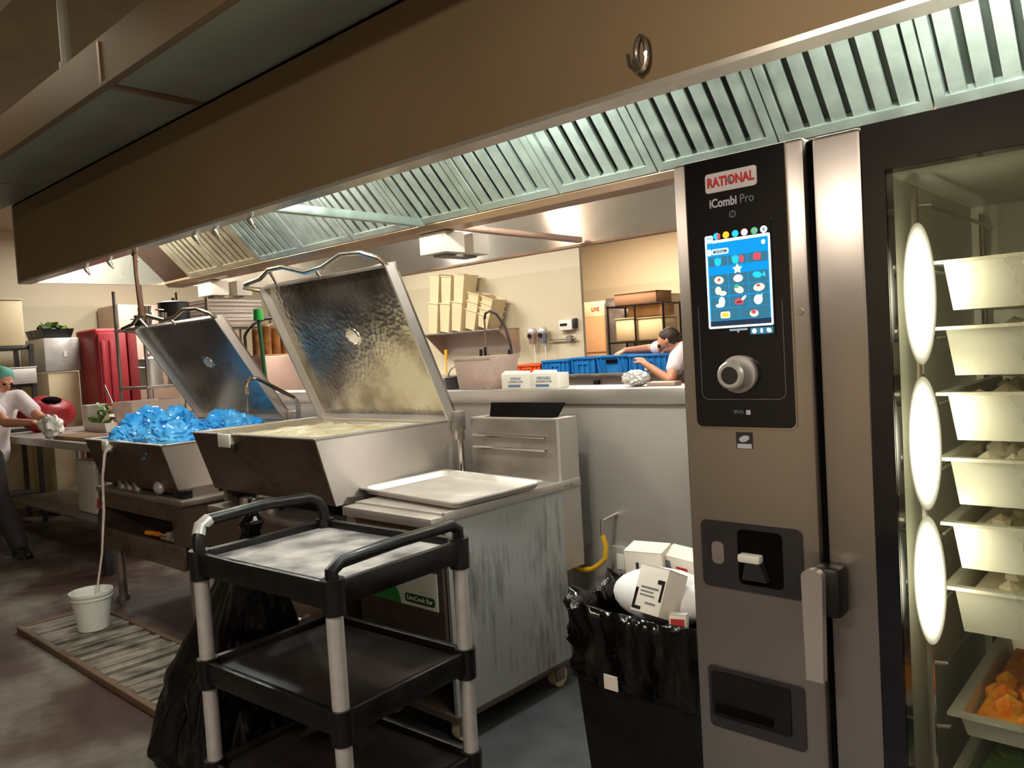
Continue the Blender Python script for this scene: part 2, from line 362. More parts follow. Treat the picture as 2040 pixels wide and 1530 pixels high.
def rrect(x0, x1, z0, z1, r, y, corners=(1, 1, 1, 1), n=5):
    """rounded rectangle in the XZ plane; corners bl br tr tl"""
    pts = []
    for (cx, cz, a0, on) in ((x0 + r, z0 + r, 180, corners[0]), (x1 - r, z0 + r, 270, corners[1]), (x1 - r, z1 - r, 0, corners[2]), (x0 + r, z1 - r, 90, corners[3])):
        if on: pts += [(cx + r * math.cos(R(a0 + 90 * k / n)), y, cz + r * math.sin(R(a0 + 90 * k / n))) for k in range(n + 1)]
        else: pts.append((cx + (r if a0 in (270, 0) else -r), y, cz + (r if a0 in (0, 90) else -r)))
    return pts
def disc_xz(cx, cz, rx, rz, y, n=14, a=0.0):
    out = []
    for k in range(n):
        p, q = rx * math.cos(2 * math.pi * k / n), rz * math.sin(2 * math.pi * k / n)
        out.append((cx + p * math.cos(a) - q * math.sin(a), y, cz + p * math.sin(a) + q * math.cos(a)))
    return out
def shell(mb, b, t, th, floor=0.02):
    """open-topped vessel from bottom ring b and top ring t (4 points each, ccw from above), wall th"""
    b = [Vector(p) for p in b]; t = [Vector(p) for p in t]
    def inset(q, d):
        c = sum(q, Vector()) / 4; return [Vector((p.x + (d if p.x < c.x else -d), p.y + (d if p.y < c.y else -d), p.z)) for p in q]
    bi = [p + Vector((0, 0, floor)) for p in inset(b, th)]; ti = inset(t, th)
    V = [[mb.bm.verts.new(p) for p in q] for q in (b, t, ti, bi)]
    fs = [mb.bm.faces.new(V[0][::-1]), mb.bm.faces.new(V[3])]
    for A, B in ((V[0], V[1]), (V[1], V[2]), (V[2], V[3])):
        for i in range(4): fs.append(mb.bm.faces.new((A[i], A[(i + 1) % 4], B[(i + 1) % 4], B[i])))
    mb._fin(fs); return mb
def rect4(x0, x1, y0, y1, z): return [(x0, y0, z), (x1, y0, z), (x1, y1, z), (x0, y1, z)]
def blob_mesh(name, mb, m, voxel, smooth=4, off=(0, 0, 0)):
    """fuse overlapping solids into one continuous surface"""
    me = mb.mesh(name, off, m); o = bpy.data.objects.new('tmp', me); COL.objects.link(o)
    r = o.modifiers.new('r', 'REMESH'); r.mode = 'VOXEL'; r.voxel_size = voxel; r.use_smooth_shade = True
    if smooth: q = o.modifiers.new('s', 'SMOOTH'); q.iterations = smooth; q.factor = 0.5
    dg = bpy.context.evaluated_depsgraph_get(); dg.update(); me2 = bpy.data.meshes.new_from_object(o.evaluated_get(dg)); me2.name = name
    bpy.data.objects.remove(o); bpy.data.meshes.remove(me); me2.materials.clear(); me2.materials.append(MATS[m])
    for p in me2.polygons: p.use_smooth = True
    return me2
def blob_part(name, mb, m, parent, voxel, smooth=4):
    o = link(name, blob_mesh(name, mb, m, voxel, smooth, ORG[parent]), parent); ORG[o] = ORG[parent]; return o
def limb(mb, pts, rs, seg=12):
    for i in range(len(pts) - 1):
        mb.cyl(pts[i], pts[i + 1], rs[i], rs[i + 1], seg); mb.ell(pts[i], rs[i], 2)
    mb.ell(pts[-1], rs[-1], 2); return mb

# ------------------------------------------------------------------ the room
m = MB(); m.box(-10.2, 4.2, -3.2, 9.9, -0.12, 0.0); struct('floor', m, 'floor')
m = MB(); m.box(-10.2, 4.2, -3.2, 9.9, CEIL, CEIL + 0.1); struct('ceiling', m, 'ceil')
m = MB(); m.box(-10.2, -10.0, -3.0, 9.7, 0, CEIL); struct('wall_left', m, 'wall')
m = MB(); m.box(-10.0, -4.85, 6.5, 6.54, 0, CEIL); struct('wall_back', m, 'wall')
m = MB(); m.box(-10.0, 4.0, 9.5, 9.7, 0, CEIL); struct('wall_alcove', m, 'wall')
m = MB(); m.box(4.0, 4.2, -3.0, 9.7, 0, CEIL); struct('wall_right', m, 'ceil')
m = MB(); m.box(-10.2, 4.2, -3.2, -3.0, 0, CEIL); struct('wall_front', m, 'ceil')
# stainless half wall behind the cooking line
hw = struct('wall_half', MB().box(-5.0, 1.5, 2.86, 3.06, 0, 1.225), 'steel_wall', 'stainless clad half wall behind the cooking line')
part('cap', MB().box(-5.02, 1.5, 2.84, 3.09, 1.19, 1.262, 0.006), 'steel_dull', hw)
for sx in (-3.9, -2.75, -1.62, -0.4):
    part('cover_strip', MB().box(sx, sx + 0.03, 2.857, 2.861, 0, 1.19), 'steel_dull', hw)
for k, (tx, ty, tp, tc) in enumerate(TROFFERS):
    place = ['above the steel pot rack', 'above the wall shelf of tubs', 'above the counter with blue crates', 'above the alcove cartons', 'by the left wall', 'glimpsed at the top left corner over the supply plenum', 'unseen behind the camera, filling in front light', 'unseen right of the combi oven, filling in front light'][k]
    t = thing('ceiling_light', (tx, ty, CEIL), 'rectangular ceiling light ' + place, 'light', 'ceiling lights')
    part('frame', MB().box(tx - 0.62, tx + 0.62, ty - 0.31, ty - 0.27, CEIL - 0.06, CEIL).box(tx - 0.62, tx + 0.62, ty + 0.27, ty + 0.31, CEIL - 0.06, CEIL).box(tx - 0.62, tx - 0.58, ty - 0.27, ty + 0.27, CEIL - 0.06, CEIL).box(tx + 0.58, tx + 0.62, ty - 0.27, ty + 0.27, CEIL - 0.06, CEIL), 'white_plastic', t)
    part('diffuser', MB().box(tx - 0.58, tx + 0.58, ty - 0.27, ty + 0.27, CEIL - 0.05, CEIL - 0.02), 'lamp_white', t)

# ------------------------------------------------------------------ exhaust hood
HX0, HX1, HY0, HY1, HZ0, HZ1 = -5.15, 1.6, 1.5, 3.55, 2.014, 2.456
hood = thing('exhaust_hood', (-2.0, 2.5, HZ0), 'long stainless exhaust hood with sloped baffle filters over the cooking line', 'hood')
part('front_panel', MB().box(HX0, HX1, HY0, HY0 + 0.025, HZ0, HZ1), 'hood_skin', hood)
part('front_lip', MB().box(HX0, HX1, HY0 - 0.004, HY0 + 0.06, HZ0 - 0.012, HZ0), 'hood_inner', hood)
part('back_panel', MB().box(HX0, HX1, HY1 - 0.025, HY1, HZ0, HZ1), 'hood_back', hood)
part('back_lip', MB().box(HX0, HX1, HY1 - 0.06, HY1, HZ0 - 0.012, HZ0), 'trough', hood)
part('end_panel', MB().box(HX0 - 0.02, HX0, HY0, HY1, HZ0, HZ1), 'hood_inner', hood)
part('end_panel', MB().box(HX1, HX1 + 0.02, HY0, HY1, HZ0, HZ1), 'hood_inner', hood)
part('top_panel', MB().box(HX0, HX1, HY0, HY1, HZ1 - 0.01, HZ1 + 0.01), 'hood_inner', hood)
TY = 2.42
m = MB(); m.prism([(HX0, TY - 0.07, 2.045), (HX0, TY - 0.07, 2.022), (HX0, TY - 0.05, 2.0), (HX0, TY + 0.05, 2.0), (HX0, TY + 0.075, 2.022), (HX0, TY + 0.075, 2.07)], (HX1 - HX0, 0, 0))
part('grease_trough', m, 'trough', hood)
# filters lean from the trough (back, low) up to the front top
F0 = Vector((0, TY - 0.06, 2.042)); F1 = Vector((0, 1.97, 2.445)); FD = (F1 - F0).normalized(); FL = (F1 - F0).length; FN = Vector((0, -FD.z, FD.y))   # normal towards the camera
if FN.y > 0: FN = -FN
def fpt(x, v, w): return Vector((x, 0, 0)) + F0 + FD * v + FN * w
def fbox(mb, x0, x1, v0, v1, w0, w1):
    return mb.hexa([fpt(x0, v0, w0), fpt(x1, v0, w0), fpt(x1, v1, w0), fpt(x0, v1, w0), fpt(x0, v0, w1), fpt(x1, v0, w1), fpt(x1, v1, w1), fpt(x0, v1, w1)])
FW = 0.424; x = -1.40 - 8 * FW; nf = 0
part('filler_panel', fbox(MB(), HX0 + 0.002, x - 0.006, 0.0, FL, -0.01, 0.012), 'filler', hood)
while x + FW < HX1 - 0.1:
    gm = 'galv' if x > -3.97 else 'galv_warm_lit'
    fr = part('baffle_filter', fbox(fbox(fbox(fbox(MB(), x + 0.003, x + 0.030, 0, FL, -0.02, 0.022), x + FW - 0.030, x + FW - 0.003, 0, FL, -0.02, 0.022), x + 0.03, x + FW - 0.03, 0, 0.03, -0.02, 0.022), x + 0.03, x + FW - 0.03, FL - 0.03, FL, -0.02, 0.022), gm, hood)
    part('filter_back', fbox(MB(), x + 0.03, x + FW - 0.03, 0.03, FL - 0.03, -0.02, -0.012), 'galv_back', fr)
    pitch = (FW - 0.06) / 6
    for k in range(6):
        c = x + 0.03 + pitch * (k + 0.5); hwid = pitch * 0.5 - 0.0105
        mb = MB(); a = [fpt(c - hwid, 0.03, 0.004), fpt(c - hwid, 0.03, 0.017), fpt(c + hwid, 0.03, 0.017), fpt(c + hwid, 0.03, 0.004)]
        mb.prism(a, FD * (FL - 0.06)); part('baffle', mb, gm, fr)
    for s2 in (0.25, 0.75):
        pass
    x += FW; nf += 1
# the mirror-image bank on the far side of the trough, seen only from the other aisle
m = MB(); m.hexa([(HX0 + 0.01, TY + 0.06, 2.065), (HX1 - 0.01, TY + 0.06, 2.065), (HX1 - 0.01, TY + 0.07, 2.055), (HX0 + 0.01, TY + 0.07, 2.055), (HX0 + 0.01, 2.87, 2.445), (HX1 - 0.01, 2.87, 2.445), (HX1 - 0.01, 2.885, 2.445), (HX0 + 0.01, 2.885, 2.445)])
part('rear_filter_bank', m, 'galv', hood)
for bx in (-2.60,):
    part('tie_bar', MB().box(bx - 0.018, bx + 0.018, HY0 + 0.05, TY - 0.07, 2.02, 2.055, 0.004), 'galv', hood)
    part('tie_bar', MB().box(bx - 0.018, bx + 0.018, TY + 0.07, HY1 - 0.05, 2.02, 2.05, 0.004), 'pink_steel', hood)
part('drop_pipe', MB().cyl((-2.50, TY - 0.05, 2.06), (-2.50, TY - 0.05, 2.44), 0.013).cyl((-2.50, TY - 0.05, 2.03), (-2.50, TY - 0.05, 2.075), 0.022), 'white_plastic', hood)
for nx in (-4.34, -4.04, -3.75, -3.15, -2.98, -2.71):
    n_ = part('nozzle', MB().cyl((nx, 1.56, 2.06), (nx, 1.56, 2.03), 0.010).cyl((nx, 1.56, 2.035), (nx + 0.012, 1.58, 1.985), 0.014, 0.010).cyl((nx + 0.012, 1.58, 1.985), (nx + 0.017, 1.588, 1.97), 0.006), 'chrome', hood)
    part('nozzle_bracket', MB().box(nx - 0.03, nx + 0.03, 1.525, 1.575, 2.055, 2.065), 'steel_worn', n_)
for hx, hy, hp, hc in HOOD_LAMPS:
    g = part('lamp_base', MB().cyl((hx, hy, 2.446), (hx, hy, 2.40), 0.06), 'steel_dull', hood)
    part('lamp_globe', MB().cyl((hx, hy, 2.40), (hx, hy, 2.375), 0.045), 'lamp_white', g)
# chrome latch on the front panel
lt = part('latch', MB().tube([(-0.915 + 0.014 * math.cos(a), 1.488, 2.076 + 0.036 * math.sin(a)) for a in [k * math.pi / 8 for k in range(17)]], 0.006), 'chrome', hood)
part('latch_plate', MB().prism(disc_xz(-0.915, 2.076, 0.016, 0.038, 1.4995, 16), (0, -0.006, 0)), 'trough', lt)
part('latch_lever', MB().tube([(-0.944, 1.482, 2.080), (-0.938, 1.476, 2.055), (-0.920, 1.478, 2.035)], 0.0045), 'chrome', lt)
# rigid cord below the front edge
solo('drop_cord', MB().tube([(-3.70, 1.56, 2.03), (-3.705, 1.56, 1.90), (-3.69, 1.565, 1.74)], [0.012, 0.009, 0.014]).cyl((-3.69, 1.565, 1.75), (-3.69, 1.565, 1.71), 0.016), 'brown_cord', 'thin brown cord hanging from the hood edge above the left pan', 'cord', (-3.7, 1.56, 1.71))
for jx, lab in ((-2.60, 'pair of square steel boxes under the hood trough above the tall lid'), (-4.72, 'pair of square steel boxes under the trough at the far left end of the hood')):
    t = thing('junction_box', (jx, TY + 0.1, 2.0), lab, 'junction box', 'boxes under the hood trough')
    part('housing', MB().box(jx - 0.085, jx + 0.085, TY - 0.02, TY + 0.10, 1.905, 1.998, 0.003), 'white_card', t)
    part('housing', MB().box(jx - 0.085, jx + 0.085, TY + 0.155, TY + 0.26, 1.905, 1.998, 0.003), 'white_card', t)
    part('bracket', MB().box(jx - 0.04, jx + 0.04, TY + 0.02, TY + 0.22, 1.893, 1.9045), 'steel_worn', t)
# supply plenum along the top front edge
pl = thing('supply_plenum', (-2.0, 1.32, HZ1), 'brown sheet metal supply plenum running along the top front of the hood', 'plenum')
part('casing', MB().box(-6.3, 1.6, 1.14, 1.16, HZ1, HZ1 + 0.145).box(-6.3, 1.6, 1.48, 1.5, HZ1 + 0.012, HZ1 + 0.145).box(-6.3, 1.6, 1.14, 1.5, HZ1 + 0.145, HZ1 + 0.16), 'hood_skin', pl)
for a, b in ((-6.3, -4.6), (-4.6, -2.86), (-2.84, -1.1), (-1.1, 1.6)):
    part('perforated_panel', MB().box(a + 0.008, b - 0.008, 1.165, 1.495, HZ1 + 0.002, HZ1 + 0.012), 'plenum_under', pl)
part('edge_trim', MB().box(-6.3, 1.6, 1.135, 1.165, HZ1 - 0.008, HZ1 + 0.004), 'hood_skin', pl)
part('seam_strip', MB().box(-2.864, -2.836, 1.166, 1.49, HZ1 - 0.008, HZ1 + 0.003), 'trough', pl)
part('seam_strip', MB().box(-2.866, -2.85, 1.134, 1.1395, HZ1, HZ1 + 0.145), 'trough', pl)
part('hanger_rod', MB().cyl((-3.33, 1.2, HZ1 + 0.16), (-3.33, 1.2, CEIL), 0.018).cyl((-3.33, 1.2, HZ1 + 0.16), (-3.33, 1.2, HZ1 + 0.22), 0.026), 'white_plastic', pl)
part('hanger_rod', MB().cyl((-0.6, 1.3, HZ1 + 0.16), (-0.6, 1.3, CEIL), 0.018), 'white_plastic', pl)

# ------------------------------------------------------------------ combi oven
OY = 1.42
ov = thing('combi_oven', (-0.37, 1.8, 0), 'tall stainless combi oven with touch screen column and lit glass door', 'oven')
part('control_column', MB().box(-0.814, -0.549, OY, 2.2, 0.10, 1.807, 0.007), 'steel_v', ov)
m = MB().box(-0.549, 0.075, 1.47, 2.2, 0.10, 0.33).box(-0.549, 0.075, 1.47, 2.2, 1.735, 1.807).box(-0.549, 0.075, 2.14, 2.2, 0.33, 1.735).box(0.035, 0.075, 1.47, 2.14, 0.33, 1.735).box(-0.549, -0.435, 1.47, 2.14, 0.33, 1.735)
part('housing', m, 'steel_dull', ov)
part('cavity_liner', MB().box(-0.435, -0.430, 1.475, 2.13, 0.335, 1.73).box(0.030, 0.035, 1.475, 2.13, 0.335, 1.73).box(-0.43, 0.03, 2.12, 2.13, 0.335, 1.73).box(-0.43, 0.03, 1.475, 2.12, 0.335, 0.34).box(-0.43, 0.03, 1.475, 2.12, 1.725, 1.73), 'oven_cavity', ov)
for lx, ly in ((-0.77, 1.5), (0.03, 1.5), (-0.77, 2.12), (0.03, 2.12)):
    part('foot', MB().cyl((lx, ly, 0), (lx, ly, 0.1), 0.03, 0.025), 'black_plastic', ov)
part('door_gasket', MB().box(-0.548, -0.527, 1.435, 1.469, 0.18, 1.80), 'void', ov)
door = part('door', MB().box(-0.527, -0.444, 1.400, 1.450, 0.20, 1.797, 0.008), 'steel_v', ov)
part('door_glass_border', MB().box(-0.444, -0.408, 1.402, 1.448, 0.20, 1.797).box(-0.408, 0.075, 1.402, 1.448, 1.718, 1.797).box(-0.408, 0.075, 1.402, 1.448, 0.20, 0.42).box(0.04, 0.075, 1.402, 1.448, 0.42, 1.718), 'black_glass', door)
part('door_pane', MB().box(-0.408, 0.04, 1.404, 1.410, 0.42, 1.718), 'glass', door)
for z0, z1 in ((1.42, 1.60), (1.17, 1.34), (0.935, 1.10)):
    part('led_strip', MB().ell((-0.376, 1.458, (z0 + z1) / 2), (0.026, 0.007, (z1 - z0) / 2 + 0.03), 4), 'led', door)
# lever handle on a black mount
hp = [(-0.550, 1.335, 0.845), (-0.520, 1.335, 0.845), (-0.515, 1.335, 1.028)] + [(-0.5335 + 0.0185 * math.cos(R(a)), 1.335, 1.03 + 0.014 * math.sin(R(a))) for a in range(0, 181, 20)]
hd = part('door_handle', MB().prism(hp, (0, 0.018, 0)), 'steel_dull', door)
part('handle_mount', MB().box(-0.542, -0.492, 1.353, 1.40, 0.955, 1.045, 0.010), 'black_plastic', hd)
# racks and gastronorm pans inside
for rx in (-0.395, -0.005):
    m = MB().cyl((rx, 1.52, 0.36), (rx, 1.52, 1.70), 0.006, seg=8).cyl((rx, 2.05, 0.36), (rx, 2.05, 1.70), 0.006, seg=8)
    for k in range(11): m.tube([(rx, 1.52, 0.50 + k * 0.1165), (rx + (0.022 if rx < -0.2 else -0.022), 1.53, 0.50 + k * 0.1165), (rx + (0.022 if rx < -0.2 else -0.022), 2.04, 0.50 + k * 0.1165), (rx, 2.05, 0.50 + k * 0.1165)], 0.004, 6)
    part('rack', m, 'chrome', ov)
levels = [(0.51, 'carrot'), (0.6265, 'leaf'), (0.743, 'carrot'), (0.976, 'cream_food'), (1.0925, 'cream_food'), (1.209, 'cream_food'), (1.3255, 'cream_food'), (1.442, 'cream_food'), (1.5585, 'cream_food')]
ordn = ['lowest', 'second lowest', 'third lowest', 'fourth', 'fifth', 'sixth', 'third highest', 'second highest', 'topmost']
for (z, fm), w in zip(levels, ordn):
    kind = {'carrot': 'orange carrots', 'leaf': 'green vegetables', 'cream_food': 'pale food'}[fm]
    t = thing('gastronorm_pan', (-0.2, 1.78, z), f'{w} steel pan of {kind} behind the lit oven door', 'pan', 'pans in the oven')
    d = 0.05 if z < 0.8 else 0.09
    part('pan_body', shell(MB(), rect4(-0.352, -0.048, 1.575, 2.005, z - d + 0.012), rect4(-0.362, -0.038, 1.56, 2.02, z + 0.008), 0.004, 0.004), 'gn_pan', t)
    part('pan_rim', MB().box(-0.378, -0.022, 1.545, 1.562, z + 0.004, z + 0.010).box(-0.378, -0.022, 2.018, 2.035, z + 0.004, z + 0.010).box(-0.378, -0.360, 1.562, 2.018, z + 0.004, z + 0.010).box(-0.040, -0.022, 1.562, 2.018, z + 0.004, z + 0.010), 'gn_pan', t)
    m = MB(); rnd = random.Random(int(z * 1000))
    for k in range(46): m.ell((rnd.uniform(-0.335, -0.065), rnd.uniform(1.60, 1.98), z - 0.008 + rnd.uniform(-0.01, 0.006)), (rnd.uniform(0.014, 0.03),) * 3 if fm != 'leaf' else (0.03, 0.02, 0.012), 1)
    m.box(-0.345, -0.055, 1.585, 1.995, z - d + 0.018, z - 0.012)
    f = part('food', m, fm, t); f['kind'] = 'stuff'
# control panel glass
cp = part('control_panel', MB().prism(rrect(-0.783, -0.582, 1.281, 1.802, 0.012, OY + 0.002, (1, 1, 0, 0)), (0, -0.008, 0)), 'black_glass', ov)
part('panel_edge', MB().prism(rrect(-0.786, -0.579, 1.278, 1.803, 0.013, OY + 0.003, (1, 1, 0, 0)), (0, -0.007, 0)), 'chrome', cp)
PY = OY - 0.0065
ln = MB()
for q in (rrect(-0.768, -0.597, 1.335, 1.52, 0.014, PY, (1, 1, 0, 0)),):
    ln.tube([(p[0], PY, p[2]) for p in [q[-1]] + q[:-1]], 0.0006, 5)
part('panel_groove', ln, 'text_dim', cp)
lg = part('logo_plate', MB().prism(rrect(-0.739, -0.634, 1.736, 1.773, 0.006, PY), (0, -0.0025, 0)), 'logo_white', cp)
text_y('lettering', 'RATIONAL', 0.0245, 'logo_red', (-0.6865, PY - 0.003, 1.7545), lg, bold=0.0008, sx=0.80)
part('logo_dot', MB().prism(disc_xz(-0.688, 1.7545, 0.0035, 0.0045, PY - 0.0038), (0, -0.0004, 0)), 'print_blue', lg)
text_y('lettering', 'iCombi', 0.0235, 'text_grey', (-0.7045, PY - 0.0003, 1.715), cp, bold=0.0006, sx=0.82)
text_y('lettering', 'Pro', 0.0235, 'text_dim', (-0.656, PY - 0.0003, 1.715), cp, sx=0.85)
part('power_symbol', MB().tube([(-0.686 + 0.006 * math.cos(a), PY - 0.0003, 1.690 + 0.006 * math.sin(a)) for a in [k * math.pi / 6 for k in range(13)]], 0.0012, 5).box(-0.6866, -0.6854, PY - 0.001, PY, 1.688, 1.695), 'text_dim', cp)
text_y('lettering', 'WiFi', 0.011, 'text_dim', (-0.692, PY - 0.0003, 1.310), cp); part('indicator', MB().prism(rrect(-0.677, -0.668, 1.3055, 1.3145, 0.001, PY), (0, -0.0006, 0)), 'text_grey', cp)
kn = part('dial_knob', MB().cyl((-0.686, PY + 0.001, 1.384), (-0.686, PY - 0.010, 1.384), 0.036, 0.036, 40).cyl((-0.686, PY - 0.010, 1.384), (-0.686, PY - 0.040, 1.384), 0.0285, 0.027, 40).cyl((-0.686, PY - 0.040, 1.384), (-0.686, PY - 0.044, 1.384), 0.027, 0.023, 40), 'alu', cp)
part('knob_face', MB().cyl((-0.686, PY - 0.0435, 1.384), (-0.686, PY - 0.046, 1.384), 0.0165, 0.0165, 32), 'dark_grey', kn)
# touch display: thin layered panes of its picture
scr = part('touch_screen', MB().prism(rrect(-0.749, -0.611, 1.450, 1.671, 0.002, PY + 0.001), (0, -0.002, 0)), 'black_glass', cp)
SY = PY - 0.0012
for nm_, c_, s_ in (('scr_white', '#d2ecf5', 1.5), ('scr_blue', '#0a86cf', 1.1), ('scr_blue2', '#0e6ea8', 0.9), ('scr_tile', '#35728f', 0.75), ('scr_dark', '#2c3a50', 0.5), ('scr_yellow', '#f2b32a', 1.3), ('scr_cyan', '#22b5e0', 1.2), ('scr_red', '#d84a58', 1.0), ('scr_cream', '#f2d9c0', 1.2), ('scr_pink', '#efc4cf', 1.2), ('scr_green', '#4fae7a', 1.0), ('scr_grey', '#8f9fb0', 0.8)):
    emis(nm_, c_, s_)
sx = lambda u: -0.746 + u * 0.132      # u 0..1 across, v 0..1 up the display
sz = lambda v: 1.474 + v * 0.181
lay = [0]
def flat(mb, pts):
    lay[0] += 0.00001
    return mb.poly([(p[0], SY - lay[0], p[2]) for p in pts])
def fr(mb, u0, u1, v0, v1, r=0.002): return flat(mb, rrect(sx(u0), sx(u1), sz(v0), sz(v1), r, 0))
def fe(mb, u, v, ru, rv, a=0): return flat(mb, disc_xz(sx(u), sz(v), ru * 0.132, rv * 0.132, 0, 16, a))
m = MB(); m.raw = True
m.use('scr_white'); fr(m, 0, 1, 0, 0.945, 0.003); fr(m, 0, 0.13, 0.85, 1.0, 0.003)
m.use('scr_blue'); fr(m, 0.03, 0.97, 0.022, 0.915); fr(m, 0.03, 0.11, 0.85, 0.975)
m.use('scr_dark'); fr(m, 0.03, 0.97, 0.022, 0.08)
m.use('scr_tile')
for k in range(3): fr(m, 0.05 + k * 0.305, 0.345 + k * 0.305, 0.665, 0.765)
for r0, r1 in ((0.455, 0.575), (0.345, 0.45), (0.215, 0.335)):
    for k in range(3): fr(m, 0.05 + k * 0.305, 0.345 + k * 0.305, r0, r1)
for k in range(2): fr(m, 0.05 + k * 0.455, 0.50 + k * 0.455, 0.085, 0.21)
part('picture', m, None, scr)
m = MB(); m.raw = True
m.use('scr_white'); fr(m, 0.035, 0.105, 0.92, 0.965); fr(m, 0.10, 0.37, 0.79, 0.85, 0.004); fe(m, 0.065, 0.835, 0.03, 0.03); fr(m, 0.035, 0.095, 0.785, 0.825); fe(m, 0.90, 0.86, 0.03, 0.035)
m.use('scr_grey'); fr(m, 0.12, 0.35, 0.80, 0.84); m.use('scr_dark'); fr(m, 0.13, 0.16, 0.812, 0.828); fr(m, 0.30, 0.335, 0.812, 0.828)
for u, c_ in ((0.19, 'scr_cyan'), (0.34, 'scr_yellow'), (0.485, 'scr_cyan'), (0.625, 'scr_pink'), (0.775, 'scr_green'), (0.915, 'scr_white')):
    m.use(c_); fe(m, u, 0.985, 0.052, 0.05)
m.use('scr_red'); fr(m, 0.20, 0.25, 0.955, 1.01); m.use('scr_grey'); fe(m, 0.775, 0.985, 0.028, 0.03); fe(m, 0.915, 0.985, 0.025, 0.03)
def hand(u, v):
    fe(m, u, v - 0.012, 0.05, 0.045)
    for k in range(4): fe(m, u - 0.045 + k * 0.028, v + 0.018 + (0.006 if k in (1, 2) else 0), 0.013, 0.035)
m.use('scr_cyan'); hand(0.195, 0.71); hand(0.47, 0.715)
m.use('scr_red'); fe(m, 0.565, 0.715, 0.035, 0.055); fr(m, 0.745, 0.855, 0.685, 0.755, 0.003)
m.use('scr_cream'); st = []
for k in range(10):
    r_ = (0.078 if k % 2 == 0 else 0.04) * 0.132; a = R(90 + 36 * k); st.append((sx(0.495) + r_ * math.cos(a), 0, sz(0.615) + r_ * math.sin(a)))
flat(m, st)
m.use('scr_cream'); fe(m, 0.20, 0.515, 0.075, 0.055, -0.2); fe(m, 0.81, 0.40, 0.085, 0.055, 0.1); fe(m, 0.18, 0.405, 0.05, 0.06); fe(m, 0.25, 0.372, 0.06, 0.035); fe(m, 0.505, 0.395, 0.075, 0.05, -0.4)
m.use('scr_pink'); fe(m, 0.50, 0.515, 0.075, 0.055)
m.use('scr_red'); fe(m, 0.20, 0.52, 0.03, 0.02, 0.8); fe(m, 0.80, 0.42, 0.03, 0.02); fe(m, 0.50, 0.27, 0.07, 0.045)
m.use('scr_green'); fe(m, 0.47, 0.43, 0.035, 0.03)
m.use('scr_cyan'); fe(m, 0.79, 0.53, 0.07, 0.045, -0.2); flat(m, [(sx(0.85), 0, sz(0.525)), (sx(0.92), 0, sz(0.50)), (sx(0.90), 0, sz(0.56))])
m.use('scr_white'); fe(m, 0.23, 0.285, 0.05, 0.07); fe(m, 0.20, 0.245, 0.07, 0.03); fe(m, 0.79, 0.275, 0.065, 0.07); flat(m, [(sx(0.80), 0, sz(0.30)), (sx(0.855), 0, sz(0.305)), (sx(0.85), 0, sz(0.335))]); fe(m, 0.575, 0.305, 0.045, 0.02, 0.7)
m.use('scr_cream'); fr(m, 0.20, 0.35, 0.105, 0.175, 0.003); fe(m, 0.72, 0.135, 0.065, 0.05); m.use('scr_yellow'); fr(m, 0.225, 0.325, 0.12, 0.16, 0.002); m.use('scr_red'); fe(m, 0.715, 0.15, 0.04, 0.03)
m.use('scr_dark'); fe(m, 0.50, 0.265, 0.05, 0.012, 0.1)
m.use('scr_grey'); fr(m, 0.33, 0.61, -0.035, -0.015, 0.001); fr(m, 0.45, 0.48, -0.055, -0.035, 0.001)
m.use('scr_tile'); fr(m, 0.65, 0.995, -0.085, -0.015, 0.002)
m.use('scr_white'); fe(m, 0.71, -0.05, 0.035, 0.035); fe(m, 0.82, -0.05, 0.02, 0.035); fe(m, 0.93, -0.05, 0.04, 0.03, -0.5)
part('icons', m, None, scr)
# badge below the panel, hose unit, drawer
sk = part('rating_sticker', MB().box(-0.703, -0.669, OY - 0.0012, OY + 0.001, 1.238, 1.271), 'dark_grey', ov)
part('sticker_mark', MB().prism(disc_xz(-0.686, 1.258, 0.011, 0.006, OY - 0.0013, 14, 0.3), (0, -0.0003, 0)).box(-0.701, -0.671, OY - 0.0016, OY - 0.0012, 1.239, 1.248), 'text_grey', sk)
hs = part('hose_unit', MB().prism(rrect(-0.787, -0.580, 0.957, 1.092, 0.012, OY + 0.001), (0, -0.006, 0)), 'dark_grey', ov)
part('hose_recess', MB().prism(rrect(-0.708, -0.618, 0.972, 1.080, 0.01, OY - 0.005), (0, -0.0015, 0)), 'void', hs)
part('hose_nozzle', MB().box(-0.700, -0.655, OY - 0.028, OY - 0.006, 1.020, 1.036, 0.004), 'white_plastic', hs)
part('hose_head', MB().hexa([(-0.695, OY - 0.020, 0.985), (-0.645, OY - 0.020, 0.985), (-0.645, OY - 0.006, 0.985), (-0.695, OY - 0.006, 0.985), (-0.685, OY - 0.026, 1.02), (-0.655, OY - 0.026, 1.02), (-0.655, OY - 0.006, 1.02), (-0.685, OY - 0.006, 1.02)]), 'dark_grey', hs)
part('push_button', MB().prism(rrect(-0.764, -0.738, 1.005, 1.050, 0.010, OY - 0.005), (0, -0.002, 0)), 'steel_worn', hs)
dr = part('care_drawer', MB().prism(rrect(-0.787, -0.588, 0.665, 0.792, 0.010, OY + 0.001), (0, -0.005, 0)), 'dark_grey', ov)
part('drawer_face', MB().prism(rrect(-0.778, -0.615, 0.690, 0.782, 0.006, OY - 0.004), (0, -0.004, 0)), 'black_plastic', dr)
part('drawer_grip', MB().box(-0.770, -0.650, OY - 0.014, OY - 0.008, 0.700, 0.716, 0.002), 'void', dr)
part('side_screw', MB().cyl((-0.566, OY + 0.001, 1.495), (-0.566, OY - 0.003, 1.495), 0.006), 'chrome', ov)

